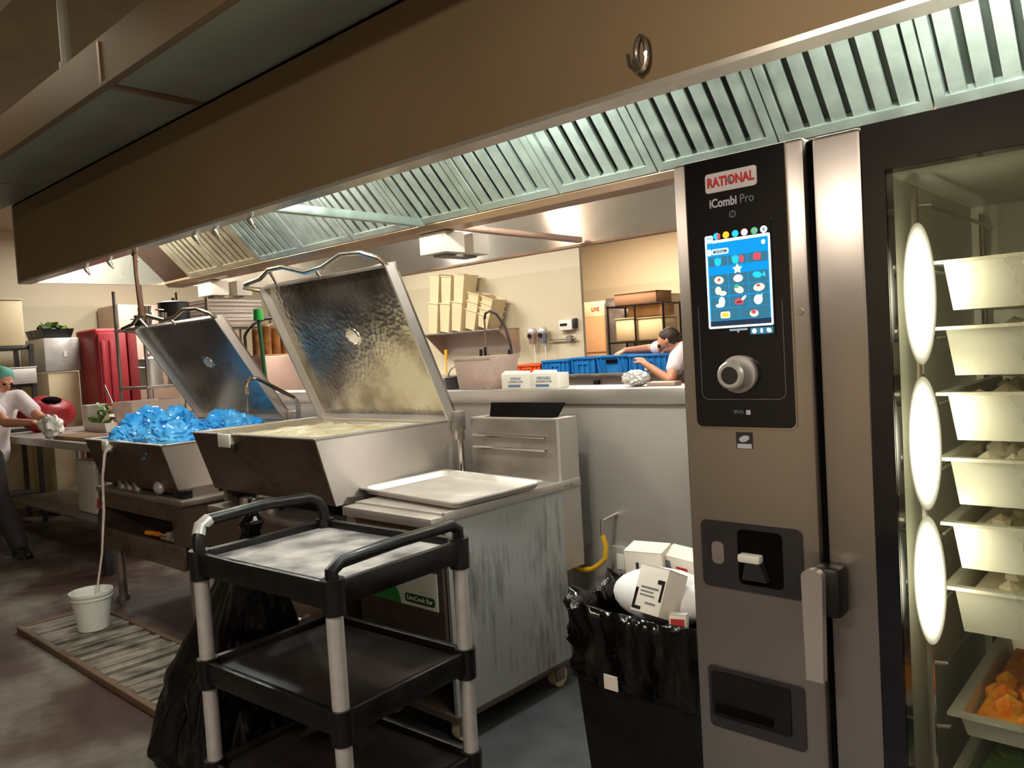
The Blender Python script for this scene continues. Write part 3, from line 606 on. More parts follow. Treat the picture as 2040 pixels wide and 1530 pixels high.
# ------------------------------------------------------------------ tilting braising pans
def lid_fn(hy, hz, ty, tz):
    d = Vector((0, ty - hy, tz - hz)); Ln = d.length; d.normalize(); n = Vector((0, -d.z, d.y))
    if n.y > 0: n = -n
    return (lambda u, v, w: Vector((u, hy, hz)) + d * v + n * w), Ln
def braising_pan(x0, x1, yf, yb, zr, zb, hz, lidtop, label, zdeck, zl0, zl1, wet, xs):
    t = thing('braising_pan', ((x0 + x1) / 2, (yf + yb) / 2, 0), label, 'braising pan', 'tilting braising pans')
    # pan: sloping front wall, open top
    p = part('pan', shell(MB(), [(x0 + 0.01, yf + 0.085, zb), (x1 - 0.01, yf + 0.085, zb), (x1 - 0.01, yb, zb), (x0 + 0.01, yb, zb)], [(x0, yf, zr), (x1, yf, zr), (x1, yb, zr), (x0, yb, zr)], 0.022, 0.03), 'steel_h', t)
    part('rim', MB().box(x0 - 0.006, x1 + 0.006, yf - 0.01, yf + 0.024, zr, zr + 0.008, 0.002).box(x0 - 0.006, x0 + 0.024, yf + 0.024, yb, zr, zr + 0.008, 0.002).box(x1 - 0.024, x1 + 0.006, yf + 0.024, yb, zr, zr + 0.008, 0.002), 'steel_dull', p)
    part('front_skin', MB().hexa([(x0 + 0.012, yf + 0.081, zb + 0.004), (x1 - 0.012, yf + 0.081, zb + 0.004), (x1 - 0.012, yf + 0.085, zb), (x0 + 0.012, yf + 0.085, zb), (x0 + 0.002, yf - 0.004, zr - 0.003), (x1 - 0.002, yf - 0.004, zr - 0.003), (x1 - 0.002, yf, zr - 0.003), (x0 + 0.002, yf, zr - 0.003)]), 'stained_front', p)
    # lid: shallow tray hinged at the back, open
    P, Ln = lid_fn(yb + 0.02, hz, *lidtop)
    def lbox(mb, u0, u1, v0, v1, w0, w1): return mb.hexa([P(u0, v0, w0), P(u1, v0, w0), P(u1, v1, w0), P(u0, v1, w0), P(u0, v0, w1), P(u1, v0, w1), P(u1, v1, w1), P(u0, v1, w1)])
    lx0, lx1 = x0 - 0.02, x1 + 0.005
    lid = part('lid', lbox(MB(), lx0, lx1, 0, Ln, -0.012, 0.0), 'steel_x', t)
    part('lid_liner', lbox(MB(), lx0 + 0.012, lx1 - 0.012, 0.012, Ln - 0.012, 0.0005, 0.003), wet, lid)
    part('lid_wall', lbox(MB(), lx0, lx0 + 0.012, 0, Ln, 0.0, 0.048), 'steel_dull', lid); part('lid_wall', lbox(MB(), lx1 - 0.012, lx1, 0, Ln, 0.0, 0.048), 'steel_dull', lid)
    part('lid_wall', lbox(MB(), lx0 + 0.012, lx1 - 0.012, 0, 0.012, 0.0, 0.05), 'steel_dull', lid); part('lid_wall', lbox(MB(), lx0 + 0.012, lx1 - 0.012, Ln - 0.012, Ln, 0.0, 0.02), 'steel_dull', lid)
    Wd = lx1 - lx0; U = lambda f: lx0 + f * Wd
    pts = [P(U(0.99), Ln - 0.01, 0.03), P(U(0.955), Ln + 0.035, 0.03), P(U(0.86), Ln + 0.075, 0.03), P(U(0.72), Ln + 0.085, 0.03), P(U(0.56), Ln + 0.045, 0.03), P(U(0.42), Ln + 0.035, 0.03), P(U(0.26), Ln + 0.085, 0.03), P(U(0.14), Ln + 0.085, 0.03), P(U(0.08), Ln + 0.055, 0.06), P(U(0.0), Ln + 0.05, 0.10), P(U(-0.05), Ln + 0.035, 0.09), P(U(0.005), Ln - 0.01, 0.04)]
    hd = part('lid_handle', MB().tube(pts, 0.012, 10), 'chrome', lid)
    part('handle_post', MB().cyl(P(U(0.50), Ln - 0.01, 0.02), P(U(0.50), Ln + 0.04, 0.03), 0.008).cyl(P(U(0.14), Ln - 0.01, 0.02), P(U(0.14), Ln + 0.085, 0.03), 0.008), 'chrome', hd)
    vn = []
    for k in range(17):
        a = 2 * math.pi * k / 16; vn.append(P(U(0.53) + 0.050 * math.cos(a), Ln * 0.58 + 0.042 * math.sin(a), 0.006))
    v_ = part('vent_ring', MB().tube(vn, 0.007, 8), 'chrome', lid)
    m = MB(); m.poly(vn[:-1]); part('bright_vent_hole', m, 'white_plastic', v_)  # open vent hole; white fill stands in for the bright view behind
    part('hinge', MB().box(lx1 - 0.005, lx1 + 0.03, yb - 0.01, yb + 0.055, zr - 0.05, hz + 0.03, 0.004), 'steel_worn', t)
    part('hinge', MB().box(lx0 - 0.03, lx0 + 0.005, yb - 0.01, yb + 0.055, zr - 0.05, hz + 0.03, 0.004), 'steel_worn', t)
    part('lid_strut', MB().cyl((lx1 + 0.02, yb + 0.02, zr - 0.32), (lx1 + 0.02, yb + 0.02, zr - 0.04), 0.014).cyl((lx1 + 0.02, yb + 0.02, zr - 0.09), (lx1 + 0.02, yb + 0.02, zr - 0.045), 0.024), 'chrome', t)
    # stand: deck, apron with an open recess, lower drawer band, legs
    part('deck', MB().box(x0 + 0.02, xs, yf + 0.03, yb + 0.08, zdeck - 0.03, zdeck, 0.003), 'steel_worn', t)
    part('apron', MB().box(x0 + 0.03, xs - 0.01, yf + 0.04, yf + 0.06, zl1 + 0.13, zdeck - 0.03).box(xs - 0.05, xs - 0.01, yf + 0.06, yb + 0.06, zl0, zdeck - 0.03).box(x0 + 0.03, x0 + 0.06, yf + 0.06, yb + 0.06, zl0, zdeck - 0.03).box(xs - 0.16, xs - 0.01, yf + 0.045, yf + 0.06, zl1, zl1 + 0.13), 'stained_front', t)
    part('recess_back', MB().box(x0 + 0.06, xs - 0.05, yf + 0.30, yf + 0.32, zl1, zdeck - 0.03), 'dark_grey', t)
    part('drip_drawer', MB().box(x0 + 0.03, xs - 0.02, yf + 0.03, yf + 0.05, zl0, zl1, 0.003).box(x0 + 0.06, xs - 0.05, yf + 0.05, yb, zl0, zl0 + 0.015), 'stained_front', t)
    for lx in (x0 + 0.09, xs - 0.10):
        for ly in (yf + 0.12, yb - 0.05): part('leg', MB().cyl((lx, ly, 0.03), (lx, ly, zl0), 0.028).cyl((lx, ly, 0.0), (lx, ly, 0.03), 0.04), 'steel_worn', t)
    for k in range(3): part('pipe_fitting', MB().cyl((x0 + 0.28 + k * 0.11, yf + 0.10, zdeck), (x0 + 0.28 + k * 0.11, yf + 0.10, zdeck + 0.05), 0.035, 0.03), 'steel_worn', t)
    part('trunnion', MB().box(x1 - 0.02, x1 + 0.015, yf + 0.14, yf + 0.3, zdeck, zb + 0.03), 'steel_worn', t)
    part('trunnion', MB().box(x0 - 0.015, x0 + 0.02, yf + 0.14, yf + 0.3, zdeck, zb + 0.03), 'steel_worn', t)
    return t, p, lid
bp1, pan1, lid1 = braising_pan(-3.74, -2.70, 1.79, 2.55, 1.140, 0.855, 1.152, (2.25, 1.872), 'large braising pan with cloudy hot liquid, wet raised lid beside the stained cabinet', 0.78, 0.30, 0.42, 'lid_wet', -2.66)
bp2, pan2, lid2 = braising_pan(-5.36, -4.27, 1.86, 2.64, 1.045, 0.765, 1.130, (2.26, 1.755), 'braising pan heaped with blue plastic bags, clean raised lid', 0.745, 0.36, 0.49, 'steel_x', -4.15)
part('rim_clip', MB().box(-3.47, -3.36, 1.772, 1.80, 1.085, 1.148, 0.004), 'white_plastic', pan1); part('clip_foot', MB().box(-3.385, -3.345, 1.776, 1.80, 1.07, 1.10, 0.003), 'dark_grey', pan1)
part('rim_clip', MB().box(-5.05, -4.97, 1.838, 1.87, 0.99, 1.053, 0.004), 'white_plastic', pan2)
part('tilt_foot', MB().ell((-4.50, 1.93, 0.79), (0.05, 0.03, 0.04), 2), 'alu', pan2)
part('deck_bracket', MB().box(-4.33, -4.22, 1.93, 1.99, 0.746, 0.79, 0.004), 'black_plastic', bp2)
part('drain_knob', MB().ell((-2.93, 1.80, 0.36), 0.018, 2).cyl((-2.93, 1.80, 0.36), (-2.93, 1.84, 0.36), 0.007), 'chrome', bp1)
# fill faucet beside the left pan
part('fill_faucet', MB().cyl((-4.17, 2.66, 0.75), (-4.17, 2.66, 1.20), 0.014).tube([(-4.17, 2.66, 1.18), (-4.17, 2.655, 1.225), (-4.17, 2.63, 1.25), (-4.17, 2.40, 1.375), (-4.17, 2.36, 1.38), (-4.175, 2.335, 1.355), (-4.18, 2.33, 1.32)], 0.012).cyl((-4.18, 2.33, 1.33), (-4.18, 2.33, 1.29), 0.015), 'chrome', bp2)
solo('water_stream', MB().tube([(-4.18, 2.33, 1.295), (-4.182, 2.33, 1.20), (-4.186, 2.33, 1.03)], [0.006, 0.005, 0.006]), 'glass', 'thin clear stream falling from the swing faucet', 'water', (-4.18, 2.33, 1.03))
# liquid
m = MB(); nx_, ny_ = 40, 30; g = [[m.bm.verts.new((-3.72 + 1.0 * i / nx_, 1.86 + 0.665 * j / ny_, 1.112 + 0.010 * noise.noise(Vector((i * 0.35, j * 0.35, 1.0))))) for i in range(nx_ + 1)] for j in range(ny_ + 1)]
fs = [m.bm.faces.new((g[j][i], g[j][i + 1], g[j + 1][i + 1], g[j + 1][i])) for j in range(ny_) for i in range(nx_)]; m._fin(fs, True)
for q in ((-3.72, -2.72, 1.86, 2.525),): m.poly(rect4(*q, 0.96))
s_ = solo('soup', m, 'soup', 'pale cloudy cooking liquid filling the right braising pan', 'soup', (-3.22, 2.2, 0.96)); s_['kind'] = 'stuff'
# blue bags: several crumpled sacks
def sack(c, r, seed, m_, label):
    mb = MB(); gg = bmesh.ops.create_icosphere(mb.bm, subdivisions=5, radius=1.0)['verts']; sd = Vector((seed * 7.3, seed * 2.1, seed))
    for v in gg:
        n0 = v.co.copy(); k = 0.95 + 0.36 * noise.noise(n0 * 1.6 + sd) + 0.30 * abs(noise.noise(n0 * 3.3 + sd)) + 0.16 * abs(noise.noise(n0 * 7 + sd)) + 0.05 * noise.noise(n0 * 17 + sd)
        zz = n0.z * r[2] * k
        v.co = Vector((c[0] + n0.x * r[0] * k, c[1] + n0.y * r[1] * k, c[2] + max(zz, -r[2] * 0.55)))
    mb._fin(mb.bm.faces, True); o = solo('plastic_bag', mb, m_, label, 'bag', (c[0], c[1], c[2] - r[2] * 0.55), 'blue plastic bags in the left pan'); return o
sack((-4.92, 2.16, 1.05), (0.24, 0.19, 0.175), 1, 'bag_blue', 'tall crumpled blue bag in the pan nearest the clear food bin')
sack((-4.55, 2.06, 1.02), (0.22, 0.17, 0.12), 2, 'bag_blue', 'pale crumpled blue bag over the right corner of the left pan')
sack((-4.62, 2.44, 1.03), (0.27, 0.16, 0.145), 3, 'bag_blue', 'dark blue bag bunched against the left lid')
sack((-5.05, 2.02, 1.01), (0.20, 0.13, 0.11), 4, 'bag_blue', 'crumpled blue bag spilling over the front rim of the left pan')
# items in the recess of the left stand
solo('screwdriver', MB().cyl((-4.72, 1.93, 0.506), (-4.60, 1.95, 0.506), 0.014).cyl((-4.60, 1.95, 0.506), (-4.48, 1.97, 0.506), 0.005), 'carrot', 'orange handled tool lying in the recess of the left stand', 'tool')
solo('scraper', MB().box(-4.52, -4.36, 1.92, 1.97, 0.492, 0.51, 0.004).box(-4.40, -4.37, 1.90, 1.95, 0.51, 0.55, 0.003), 'steel_dull', 'small steel scraper lying in the recess of the left stand', 'tool')

# cabinet joined to the right of the braising pan, with its rear riser
cb = thing('stained_cabinet', (-2.34, 2.3, 0), 'grey streaked steel cabinet on casters beside the right braising pan', 'cabinet')
part('side_panel', MB().box(-2.10, -2.085, 1.905, 2.585, 0.125, 0.862), 'stained_side', cb)
part('side_panel', MB().box(-2.10, -2.085, 2.585, 2.71, 0.50, 1.145), 'steel_dull', cb)
part('rear_column', MB().box(-2.10, -2.09, 2.585, 2.63, 0.125, 0.50).box(-2.61, -2.10, 2.62, 2.64, 0.125, 0.86), 'stained_front', cb)
part('left_panel', MB().box(-2.61, -2.60, 1.92, 2.60, 0.13, 0.86), 'stained_front', cb)
part('top', MB().box(-2.615, -2.085, 1.90, 2.60, 0.862, 0.880, 0.003), 'steel_dull', cb)
part('top_edge', MB().box(-2.10, -2.079, 1.90, 2.71, 0.848, 0.884, 0.003), 'steel_dull', cb)
for sy in (2.60, 2.64): part('rivet', MB().cyl((-2.079, sy, 0.866), (-2.076, sy, 0.866), 0.006), 'steel_worn', cb)
part('front_ledge', MB().box(-2.615, -2.085, 1.835, 1.905, 0.835, 0.872, 0.004), 'steel_dull', cb)
fp = part('front_panel', MB().box(-2.60, -2.10, 1.885, 1.90, 0.40, 0.835), 'stained_front', cb)
part('red_lamp', MB().cyl((-2.20, 1.886, 0.80), (-2.20, 1.876, 0.80), 0.012), 'red_plastic', fp)
dc = part('decal', MB().box(-2.58, -2.13, 1.8825, 1.8845, 0.515, 0.655), 'decal_white', fp)
gp = [(-2.58, 1.882, 0.515)] + [(-2.58 + 0.24 * math.cos(R(a)), 1.882, 0.515 + 0.14 * math.sin(R(a))) for a in range(0, 91, 10)]
part('decal_arc', MB().prism(gp, (0, -0.0006, 0)), 'decal_green', dc)
part('decal_pill', MB().prism(rrect(-2.315, -2.145, 0.528, 0.562, 0.014, 1.882), (0, -0.0006, 0)), 'decal_dkgreen', dc)
text_y('lettering', 'LiveCook Bar', 0.026, 'decal_white', (-2.23, 1.8808, 0.545), dc)
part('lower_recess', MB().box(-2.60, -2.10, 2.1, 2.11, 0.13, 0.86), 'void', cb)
part('base_rail', MB().box(-2.61, -2.085, 1.90, 2.62, 0.10, 0.128, 0.003), 'stained_front', cb)
for cx_, cy_ in ((-2.14, 1.96), (-2.54, 1.96), (-2.14, 2.53), (-2.54, 2.53)):
    cs = part('caster', MB().cyl((cx_ - 0.016, cy_ + 0.02, 0.045), (cx_ + 0.016, cy_ + 0.02, 0.045), 0.045, seg=20), 'beige_plastic', cb)
    part('caster_fork', MB().box(cx_ - 0.026, cx_ - 0.019, cy_ - 0.02, cy_ + 0.04, 0.03, 0.098, 0.002).box(cx_ + 0.019, cx_ + 0.026, cy_ - 0.02, cy_ + 0.04, 0.03, 0.098, 0.002).box(cx_ - 0.03, cx_ + 0.03, cy_ - 0.025, cy_ + 0.045, 0.09, 0.10), 'steel_worn', cs)
rs = part('riser', MB().box(-2.615, -2.10, 2.585, 2.595, 0.88, 1.145).box(-2.615, -2.60, 2.595, 2.71, 0.88, 1.145).box(-2.60, -2.10, 2.70, 2.71, 0.88, 1.145), 'steel_worn', cb)
part('riser_top', MB().box(-2.615, -2.085, 2.585, 2.61, 1.145, 1.152).box(-2.615, -2.56, 2.61, 2.71, 1.145, 1.152).box(-2.14, -2.085, 2.61, 2.71, 1.145, 1.152), 'steel_dull', rs)
for rz in (1.072, 1.015):
    part('rail', MB().cyl((-2.59, 2.572, rz), (-2.155, 2.572, rz), 0.007, seg=10).cyl((-2.58, 2.572, rz), (-2.58, 2.586, rz), 0.006, seg=8).cyl((-2.165, 2.572, rz), (-2.165, 2.586, rz), 0.006, seg=8), 'chrome', rs)
part('flap', MB().hexa([(-2.545, 2.645, 1.15), (-2.145, 2.645, 1.15), (-2.145, 2.655, 1.15), (-2.545, 2.655, 1.15), (-2.575, 2.69, 1.212), (-2.13, 2.69, 1.212), (-2.13, 2.70, 1.212), (-2.575, 2.70, 1.212)]), 'void', rs)
# sheet tray lying on the cabinet
tr = thing('sheet_tray', (-2.37, 2.2, 0.89), 'pale aluminium sheet tray lying on top of the stained cabinet', 'tray')
def tray_ring(sx_, sy_, z, n=5, r=0.03):
    pts = []
    for cx_, cy_, a0 in ((sx_ - r, sy_ - r, 0), (-sx_ + r, sy_ - r, 90), (-sx_ + r, -sy_ + r, 180), (sx_ - r, -sy_ + r, 270)):
        pts += [Vector((cx_ + r * math.cos(R(a0 + 90 * k / n)), cy_ + r * math.sin(R(a0 + 90 * k / n)), z)) for k in range(n + 1)]
    return pts
m = MB(); M_ = Matrix.Translation((-2.37, 2.2, 0.894)) @ Matrix.Rotation(R(-5), 4, 'Z') @ Matrix.Rotation(R(1.0), 4, 'X')
rr = [[m.bm.verts.new(M_ @ p) for p in tray_ring(*a)] for a in ((0.30, 0.21, 0.0), (0.315, 0.222, 0.022), (0.33, 0.235, 0.024), (0.33, 0.235, 0.018), (0.318, 0.225, 0.016), (0.303, 0.213, -0.004))]
fs = []
for a, b in zip(rr, rr[1:]): fs += [m.bm.faces.new((a[i], a[(i + 1) % len(a)], b[(i + 1) % len(a)], b[i])) for i in range(len(a))]
fs += [m.bm.faces.new(rr[0]), m.bm.faces.new(rr[-1][::-1])]; m._fin(fs, True)
part('tray_body', m, 'tray_alu', tr)
# yellow coiled hose and wall socket behind the cabinet
hs_ = thing('hose', (-2.0, 2.74, 0.44), 'yellow hose looping out behind the stained cabinet', 'hose')
part('loop', MB().tube([(-2.00, 2.74, 0.63), (-1.985, 2.74, 0.58), (-1.99, 2.735, 0.53), (-2.02, 2.73, 0.50), (-2.06, 2.73, 0.475), (-2.12, 2.73, 0.46), (-2.20, 2.74, 0.46)], 0.011), 'yellow_hose', hs_)
part('coupling', MB().cyl((-2.00, 2.74, 0.625), (-2.005, 2.75, 0.69), 0.010).cyl((-2.005, 2.75, 0.69), (-2.005, 2.86, 0.70), 0.008), 'chrome', hs_)
so = thing('wall_socket', (-1.97, 2.86, 0.45), 'grey socket box on the half wall above the trash bin', 'socket')
part('box', MB().box(-2.03, -1.93, 2.83, 2.857, 0.44, 0.56, 0.004), 'alu', so); part('cover', MB().box(-1.995, -1.955, 2.826, 2.83, 0.46, 0.53, 0.002), 'white_plastic', so)

# ------------------------------------------------------------------ utility cart
ct = thing('utility_cart', (-2.10, 1.41, 0), 'black three-shelf utility cart with silver legs and a worn grey top', 'cart', local=True, rz=R(3))
CX, CY = 0.335, 0.245
def shelf(z, m_top):
    s_ = part('shelf', MB().box(-CX, CX, -CY, CY, z - 0.012, z, 0.003), m_top, ct)
    part('shelf_rim', MB().box(-CX - 0.02, CX + 0.02, -CY - 0.02, -CY + 0.004, z - 0.045, z + 0.025, 0.006).box(-CX - 0.02, CX + 0.02, CY - 0.004, CY + 0.02, z - 0.045, z + 0.025, 0.006).box(-CX - 0.02, -CX + 0.004, -CY, CY, z - 0.045, z + 0.025, 0.006).box(CX - 0.004, CX + 0.02, -CY, CY, z - 0.045, z + 0.025, 0.006), 'black_plastic', s_)
    for a in (-1, 1):
        for b in (-1, 1): part('corner_socket', MB().cyl((a * CX, b * CY, z - 0.065), (a * CX, b * CY, z + 0.03), 0.031, 0.033, 20), 'black_plastic', s_)
shelf(0.85, 'cart_top'); shelf(0.50, 'cart_shelf'); shelf(0.17, 'cart_shelf')
for a in (-1, 1):
    for b in (-1, 1):
        part('leg', MB().cyl((a * CX, b * CY, 0.10), (a * CX, b * CY, 0.86), 0.0235, seg=20), 'alu', ct)
        w_ = part('caster', MB().cyl((a * CX - 0.014, b * CY + 0.02, 0.048), (a * CX + 0.014, b * CY + 0.02, 0.048), 0.048, seg=20), 'rubber', ct)
        part('caster_fork', MB().box(a * CX - 0.026, a * CX - 0.018, b * CY - 0.02, b * CY + 0.04, 0.035, 0.11, 0.002).box(a * CX + 0.018, a * CX + 0.026, b * CY - 0.02, b * CY + 0.04, 0.035, 0.11, 0.002).box(a * CX - 0.026, a * CX + 0.026, b * CY - 0.03, b * CY + 0.04, 0.10, 0.112), 'steel_worn', w_)
h1 = part('handle', MB().tube([(-CX, -CY, 0.86), (-CX, -CY, 0.91), (-CX - 0.01, -CY + 0.015, 0.945), (-CX - 0.015, -CY + 0.05, 0.965), (-CX - 0.015, 0, 0.975), (-CX - 0.015, CY - 0.05, 0.965), (-CX - 0.01, CY - 0.015, 0.945), (-CX, CY, 0.91), (-CX, CY, 0.86)], 0.019, 12), 'black_plastic', ct)
part('worn_elbow', MB().tube([(-CX - 0.003, -CY + 0.003, 0.925), (-CX - 0.012, -CY + 0.016, 0.95), (-CX - 0.016, -CY + 0.05, 0.966)], 0.0215, 12), 'alu', h1)
part('handle', MB().tube([(CX, -CY, 0.86), (CX, -CY, 0.90), (CX, -CY + 0.03, 0.918), (CX, 0, 0.925), (CX, CY - 0.03, 0.925), (CX, CY, 0.905), (CX, CY, 0.86)], 0.019, 12), 'black_plastic', ct)
# trash bag hung from the cart handle
def bagfn(r, z, a):
    q = Vector((math.cos(a) * 1.6, math.sin(a) * 1.6, z * 1.3)); fold = 0.22 * noise.noise(q) + 0.30 * abs(noise.noise(q * Vector((2.6, 2.6, 0.5)).x * 1.0 + Vector((4, 1, z)))) - 0.10 + 0.10 * abs(noise.noise(Vector((q.x * 6, q.y * 6, z * 2.2))))
    return r * (1 + fold * min(1, max(0.25, (0.95 - z) * 1.6))), z
m = MB(); prof = [(0.012, 1.0), (0.020, 0.975), (0.016, 0.95), (0.045, 0.915), (0.032, 0.875), (0.07, 0.78), (0.12, 0.66), (0.17, 0.52), (0.215, 0.36), (0.25, 0.20), (0.265, 0.08), (0.23, 0.015), (0.05, 0.003)]
P2 = []
for (r0, z0), (r1, z1) in zip(prof, prof[1:]):
    for k in range(4): P2.append((r0 + (r1 - r0) * k / 4, z0 + (z1 - z0) * k / 4))
P2.append(prof[-1]); m.lathe(P2, (0, 0, 0), 120, bagfn, True)
for v in m.bm.verts:
    s_ = max(0.0, min(1, (0.98 - v.co.z) / 0.98)); v.co.x += -2.485 - 0.34 * s_; v.co.y += 1.38 + 0.02 * s_
m.sharp = 80; solo('trash_bag', m, 'bag_black', 'black trash bag tied to the left handle of the utility cart', 'bag', (-2.73, 1.37, 0.0))

# ------------------------------------------------------------------ trash bin with liner and rubbish
tb = thing('trash_bin', (-1.13, 1.9, 0), 'black trash bin with an overflowing liner between cabinet and oven', 'bin')
BX0, BX1, BY0, BY1 = -1.41, -0.92, 1.74, 2.12
part('bin_body', shell(MB(), rect4(BX0 + 0.05, BX1 - 0.05, BY0 + 0.04, BY1 - 0.04, 0), rect4(BX0, BX1, BY0, BY1, 0.70), 0.006, 0.01), 'black_plastic', tb)
m = MB(); n_ = 160
def sq(a, off):
    # rounded-rectangle outline
    c, s2 = math.cos(a), math.sin(a); p = 5.0; k = (abs(c) ** p + abs(s2) ** p) ** (-1 / p); return ((BX0 + BX1) / 2 + ((BX1 - BX0) / 2 + off) * k * c, (BY0 + BY1) / 2 + ((BY1 - BY0) / 2 + off) * k * s2)
rings = []
for off, z, am in ((-0.03, 0.60, 0.01), (-0.012, 0.68, 0.01), (0.004, 0.722, 0.02), (0.024, 0.730, 0.03), (0.034, 0.70, 0.035), (0.026, 0.66, 0.04), (0.034, 0.62, 0.04), (0.022, 0.585, 0.035), (0.036, 0.55, 0.045), (0.020, 0.51, 0.035)):
    ring = []
    for k in range(n_):
        a = 2 * math.pi * k / n_; w = noise.noise(Vector((math.cos(a) * 4, math.sin(a) * 4, z * 5))) ; w2 = noise.noise(Vector((math.cos(a) * 13, math.sin(a) * 13, z * 22)))
        x_, y_ = sq(a, max(off + am * (w + 0.8 * w2), 0.006 if z < 0.72 and off > 0.01 else -0.05)); ring.append(m.bm.verts.new((x_, y_, z + 0.035 * w * (1 if off > 0.01 else 0.3) + 0.012 * w2)))
    rings.append(ring)
fs = []
for a, b in zip(rings, rings[1:]): fs += [m.bm.faces.new((a[i], a[(i + 1) % n_], b[(i + 1) % n_], b[i])) for i in range(n_)]
m._fin(fs, True); m.sharp = 80; part('liner', m, 'bag_black', tb)
part('liner_tag', MB().box(-1.26, -1.215, 1.695, 1.698, 0.52, 0.56), 'white_card', tb)
solo('foam_tray', MB().ell((-1.18, 1.895, 0.735), (0.16, 0.105, 0.075), 3), 'foam', 'white rounded foam tray on top of the rubbish in the bin', 'tray')
solo('foam_tray', MB().ell((-0.97, 1.93, 0.725), (0.045, 0.12, 0.06), 3), 'foam', 'white foam lid against the oven side of the bin', 'tray')
def carton(c, s3, rz, rx, label, marks, m_='white_card'):
    t = thing('carton', c, label, 'carton', 'cartons in the trash bin', local=True); t.rotation_euler = (rx, 0, rz)
    b_ = part('box', MB().box(-s3[0] / 2, s3[0] / 2, -s3[1] / 2, s3[1] / 2, 0, s3[2], 0.002), m_, t)
    for (u0, u1, v0, v1, mk) in marks:
        part('print', MB().box(-s3[0] / 2 + u0 * s3[0], -s3[0] / 2 + u1 * s3[0], -s3[1] / 2 - 0.001, -s3[1] / 2 - 0.0001, v0 * s3[2], v1 * s3[2]), mk, b_)
    part('flap', MB().box(-s3[0] / 2, s3[0] / 2, -s3[1] / 2, s3[1] / 2, s3[2] + 0.0005, s3[2] + 0.002), 'white_card', b_)
    return t
carton((-1.14, 1.77, 0.72), (0.10, 0.08, 0.125), R(-10), R(-26), 'torn white carton with black corner marks leaning in front of the foam tray', [(0.03, 0.12, 0.05, 0.5, 'black_plastic'), (0.12, 0.34, 0.05, 0.12, 'black_plastic'), (0.88, 0.96, 0.3, 0.75, 'black_plastic'), (0.72, 0.88, 0.66, 0.75, 'black_plastic'), (0.2, 0.8, 0.52, 0.56, 'print_grey'), (0.2, 0.65, 0.44, 0.47, 'print_grey'), (0.2, 0.72, 0.36, 0.39, 'print_grey'), (0.45, 0.8, 0.2, 0.24, 'print_grey')])
carton((-1.31, 2.03, 0.70), (0.12, 0.09, 0.13), R(12), R(6), 'white carton with red script at the back left of the bin', [(0.3, 0.38, 0.3, 0.75, 'dark_grey'), (0.5, 0.85, 0.35, 0.42, 'print_red'), (0.55, 0.8, 0.5, 0.55, 'print_red')])
carton((-1.15, 2.06, 0.69), (0.22, 0.07, 0.135), R(-14), R(14), 'white carton with bold red lettering lying along the back of the bin', [(0.3, 0.5, 0.55, 0.8, 'print_red'), (0.35, 0.6, 0.2, 0.45, 'print_red'), (0.65, 0.9, 0.3, 0.38, 'print_grey'), (0.05, 0.2, 0.1, 0.9, 'print_grey')])
carton((-0.985, 2.02, 0.71), (0.11, 0.08, 0.13), R(25), R(8), 'plain white carton tucked against the oven at the bin', [(0.2, 0.7, 0.6, 0.66, 'print_grey')])
carton((-1.06, 1.765, 0.69), (0.045, 0.04, 0.05), R(20), R(-10), 'small red and white carton at the front of the bin', [(0.1, 0.9, 0.1, 0.8, 'print_red')])

# ------------------------------------------------------------------ floor drain, bucket, drain stream
gr = thing('floor_grate', (-4.3, 1.6, 0), 'long rusty floor drain grate with wooden looking slats under the left pan', 'grate')
GX0, GX1, GY0, GY1 = -5.16, -3.05, 1.34, 1.80
part('frame', MB().box(GX0, GX1, GY0, GY0 + 0.03, 0, 0.034, 0.003).box(GX0, GX1, GY1 - 0.03, GY1, 0, 0.034, 0.003).box(GX0, GX0 + 0.03, GY0 + 0.03, GY1 - 0.03, 0, 0.034, 0.003).box(GX1 - 0.03, GX1, GY0 + 0.03, GY1 - 0.03, 0, 0.034, 0.003), 'drain_frame', gr)
part('pan', MB().box(GX0 + 0.03, GX1 - 0.03, GY0 + 0.03, GY1 - 0.03, 0.001, 0.006), 'void', gr)  # black sheet on the floor stands in for the shaded pit
x = GX0 + 0.036; rnd = random.Random(3)
while x < GX1 - 0.09:
    w = rnd.uniform(0.034, 0.062); part('slat', MB().box(x, x + w, GY0 + 0.032, GY1 - 0.032, 0.008, 0.028 + rnd.uniform(-0.010, 0.008), 0.003, 1), 'wood_slat', gr); x += w + rnd.uniform(0.012, 0.022)
bk = thing('bucket', (-4.72, 1.60, 0.036), 'white plastic bucket standing on the floor grate under the left pan', 'bucket')
bc = (-4.72, 1.60, 0.036)
part('pail', MB().lathe([(0.0, 0.0), (0.078, 0.0), (0.105, 0.195), (0.112, 0.197), (0.112, 0.213), (0.105, 0.213), (0.101, 0.20), (0.075, 0.006), (0.0, 0.006)], bc, 40), 'bucket', bk)
part('pail_band', MB().lathe([(0.1035, 0.172), (0.109, 0.174), (0.1095, 0.182), (0.1055, 0.184)], bc, 40), 'bucket', bk)
solo('drain_stream', MB().tube([(-4.90, 1.835, 1.03), (-4.90, 1.80, 0.99), (-4.895, 1.775, 0.85), (-4.88, 1.76, 0.65), (-4.82, 1.71, 0.42), (-4.76, 1.64, 0.20)], [0.018, 0.009, 0.007, 0.008, 0.006, 0.006]), 'clear_tub', 'thin clear plastic strip running from the left pan down into the bucket', 'strip', (-4.76, 1.64, 0.20))

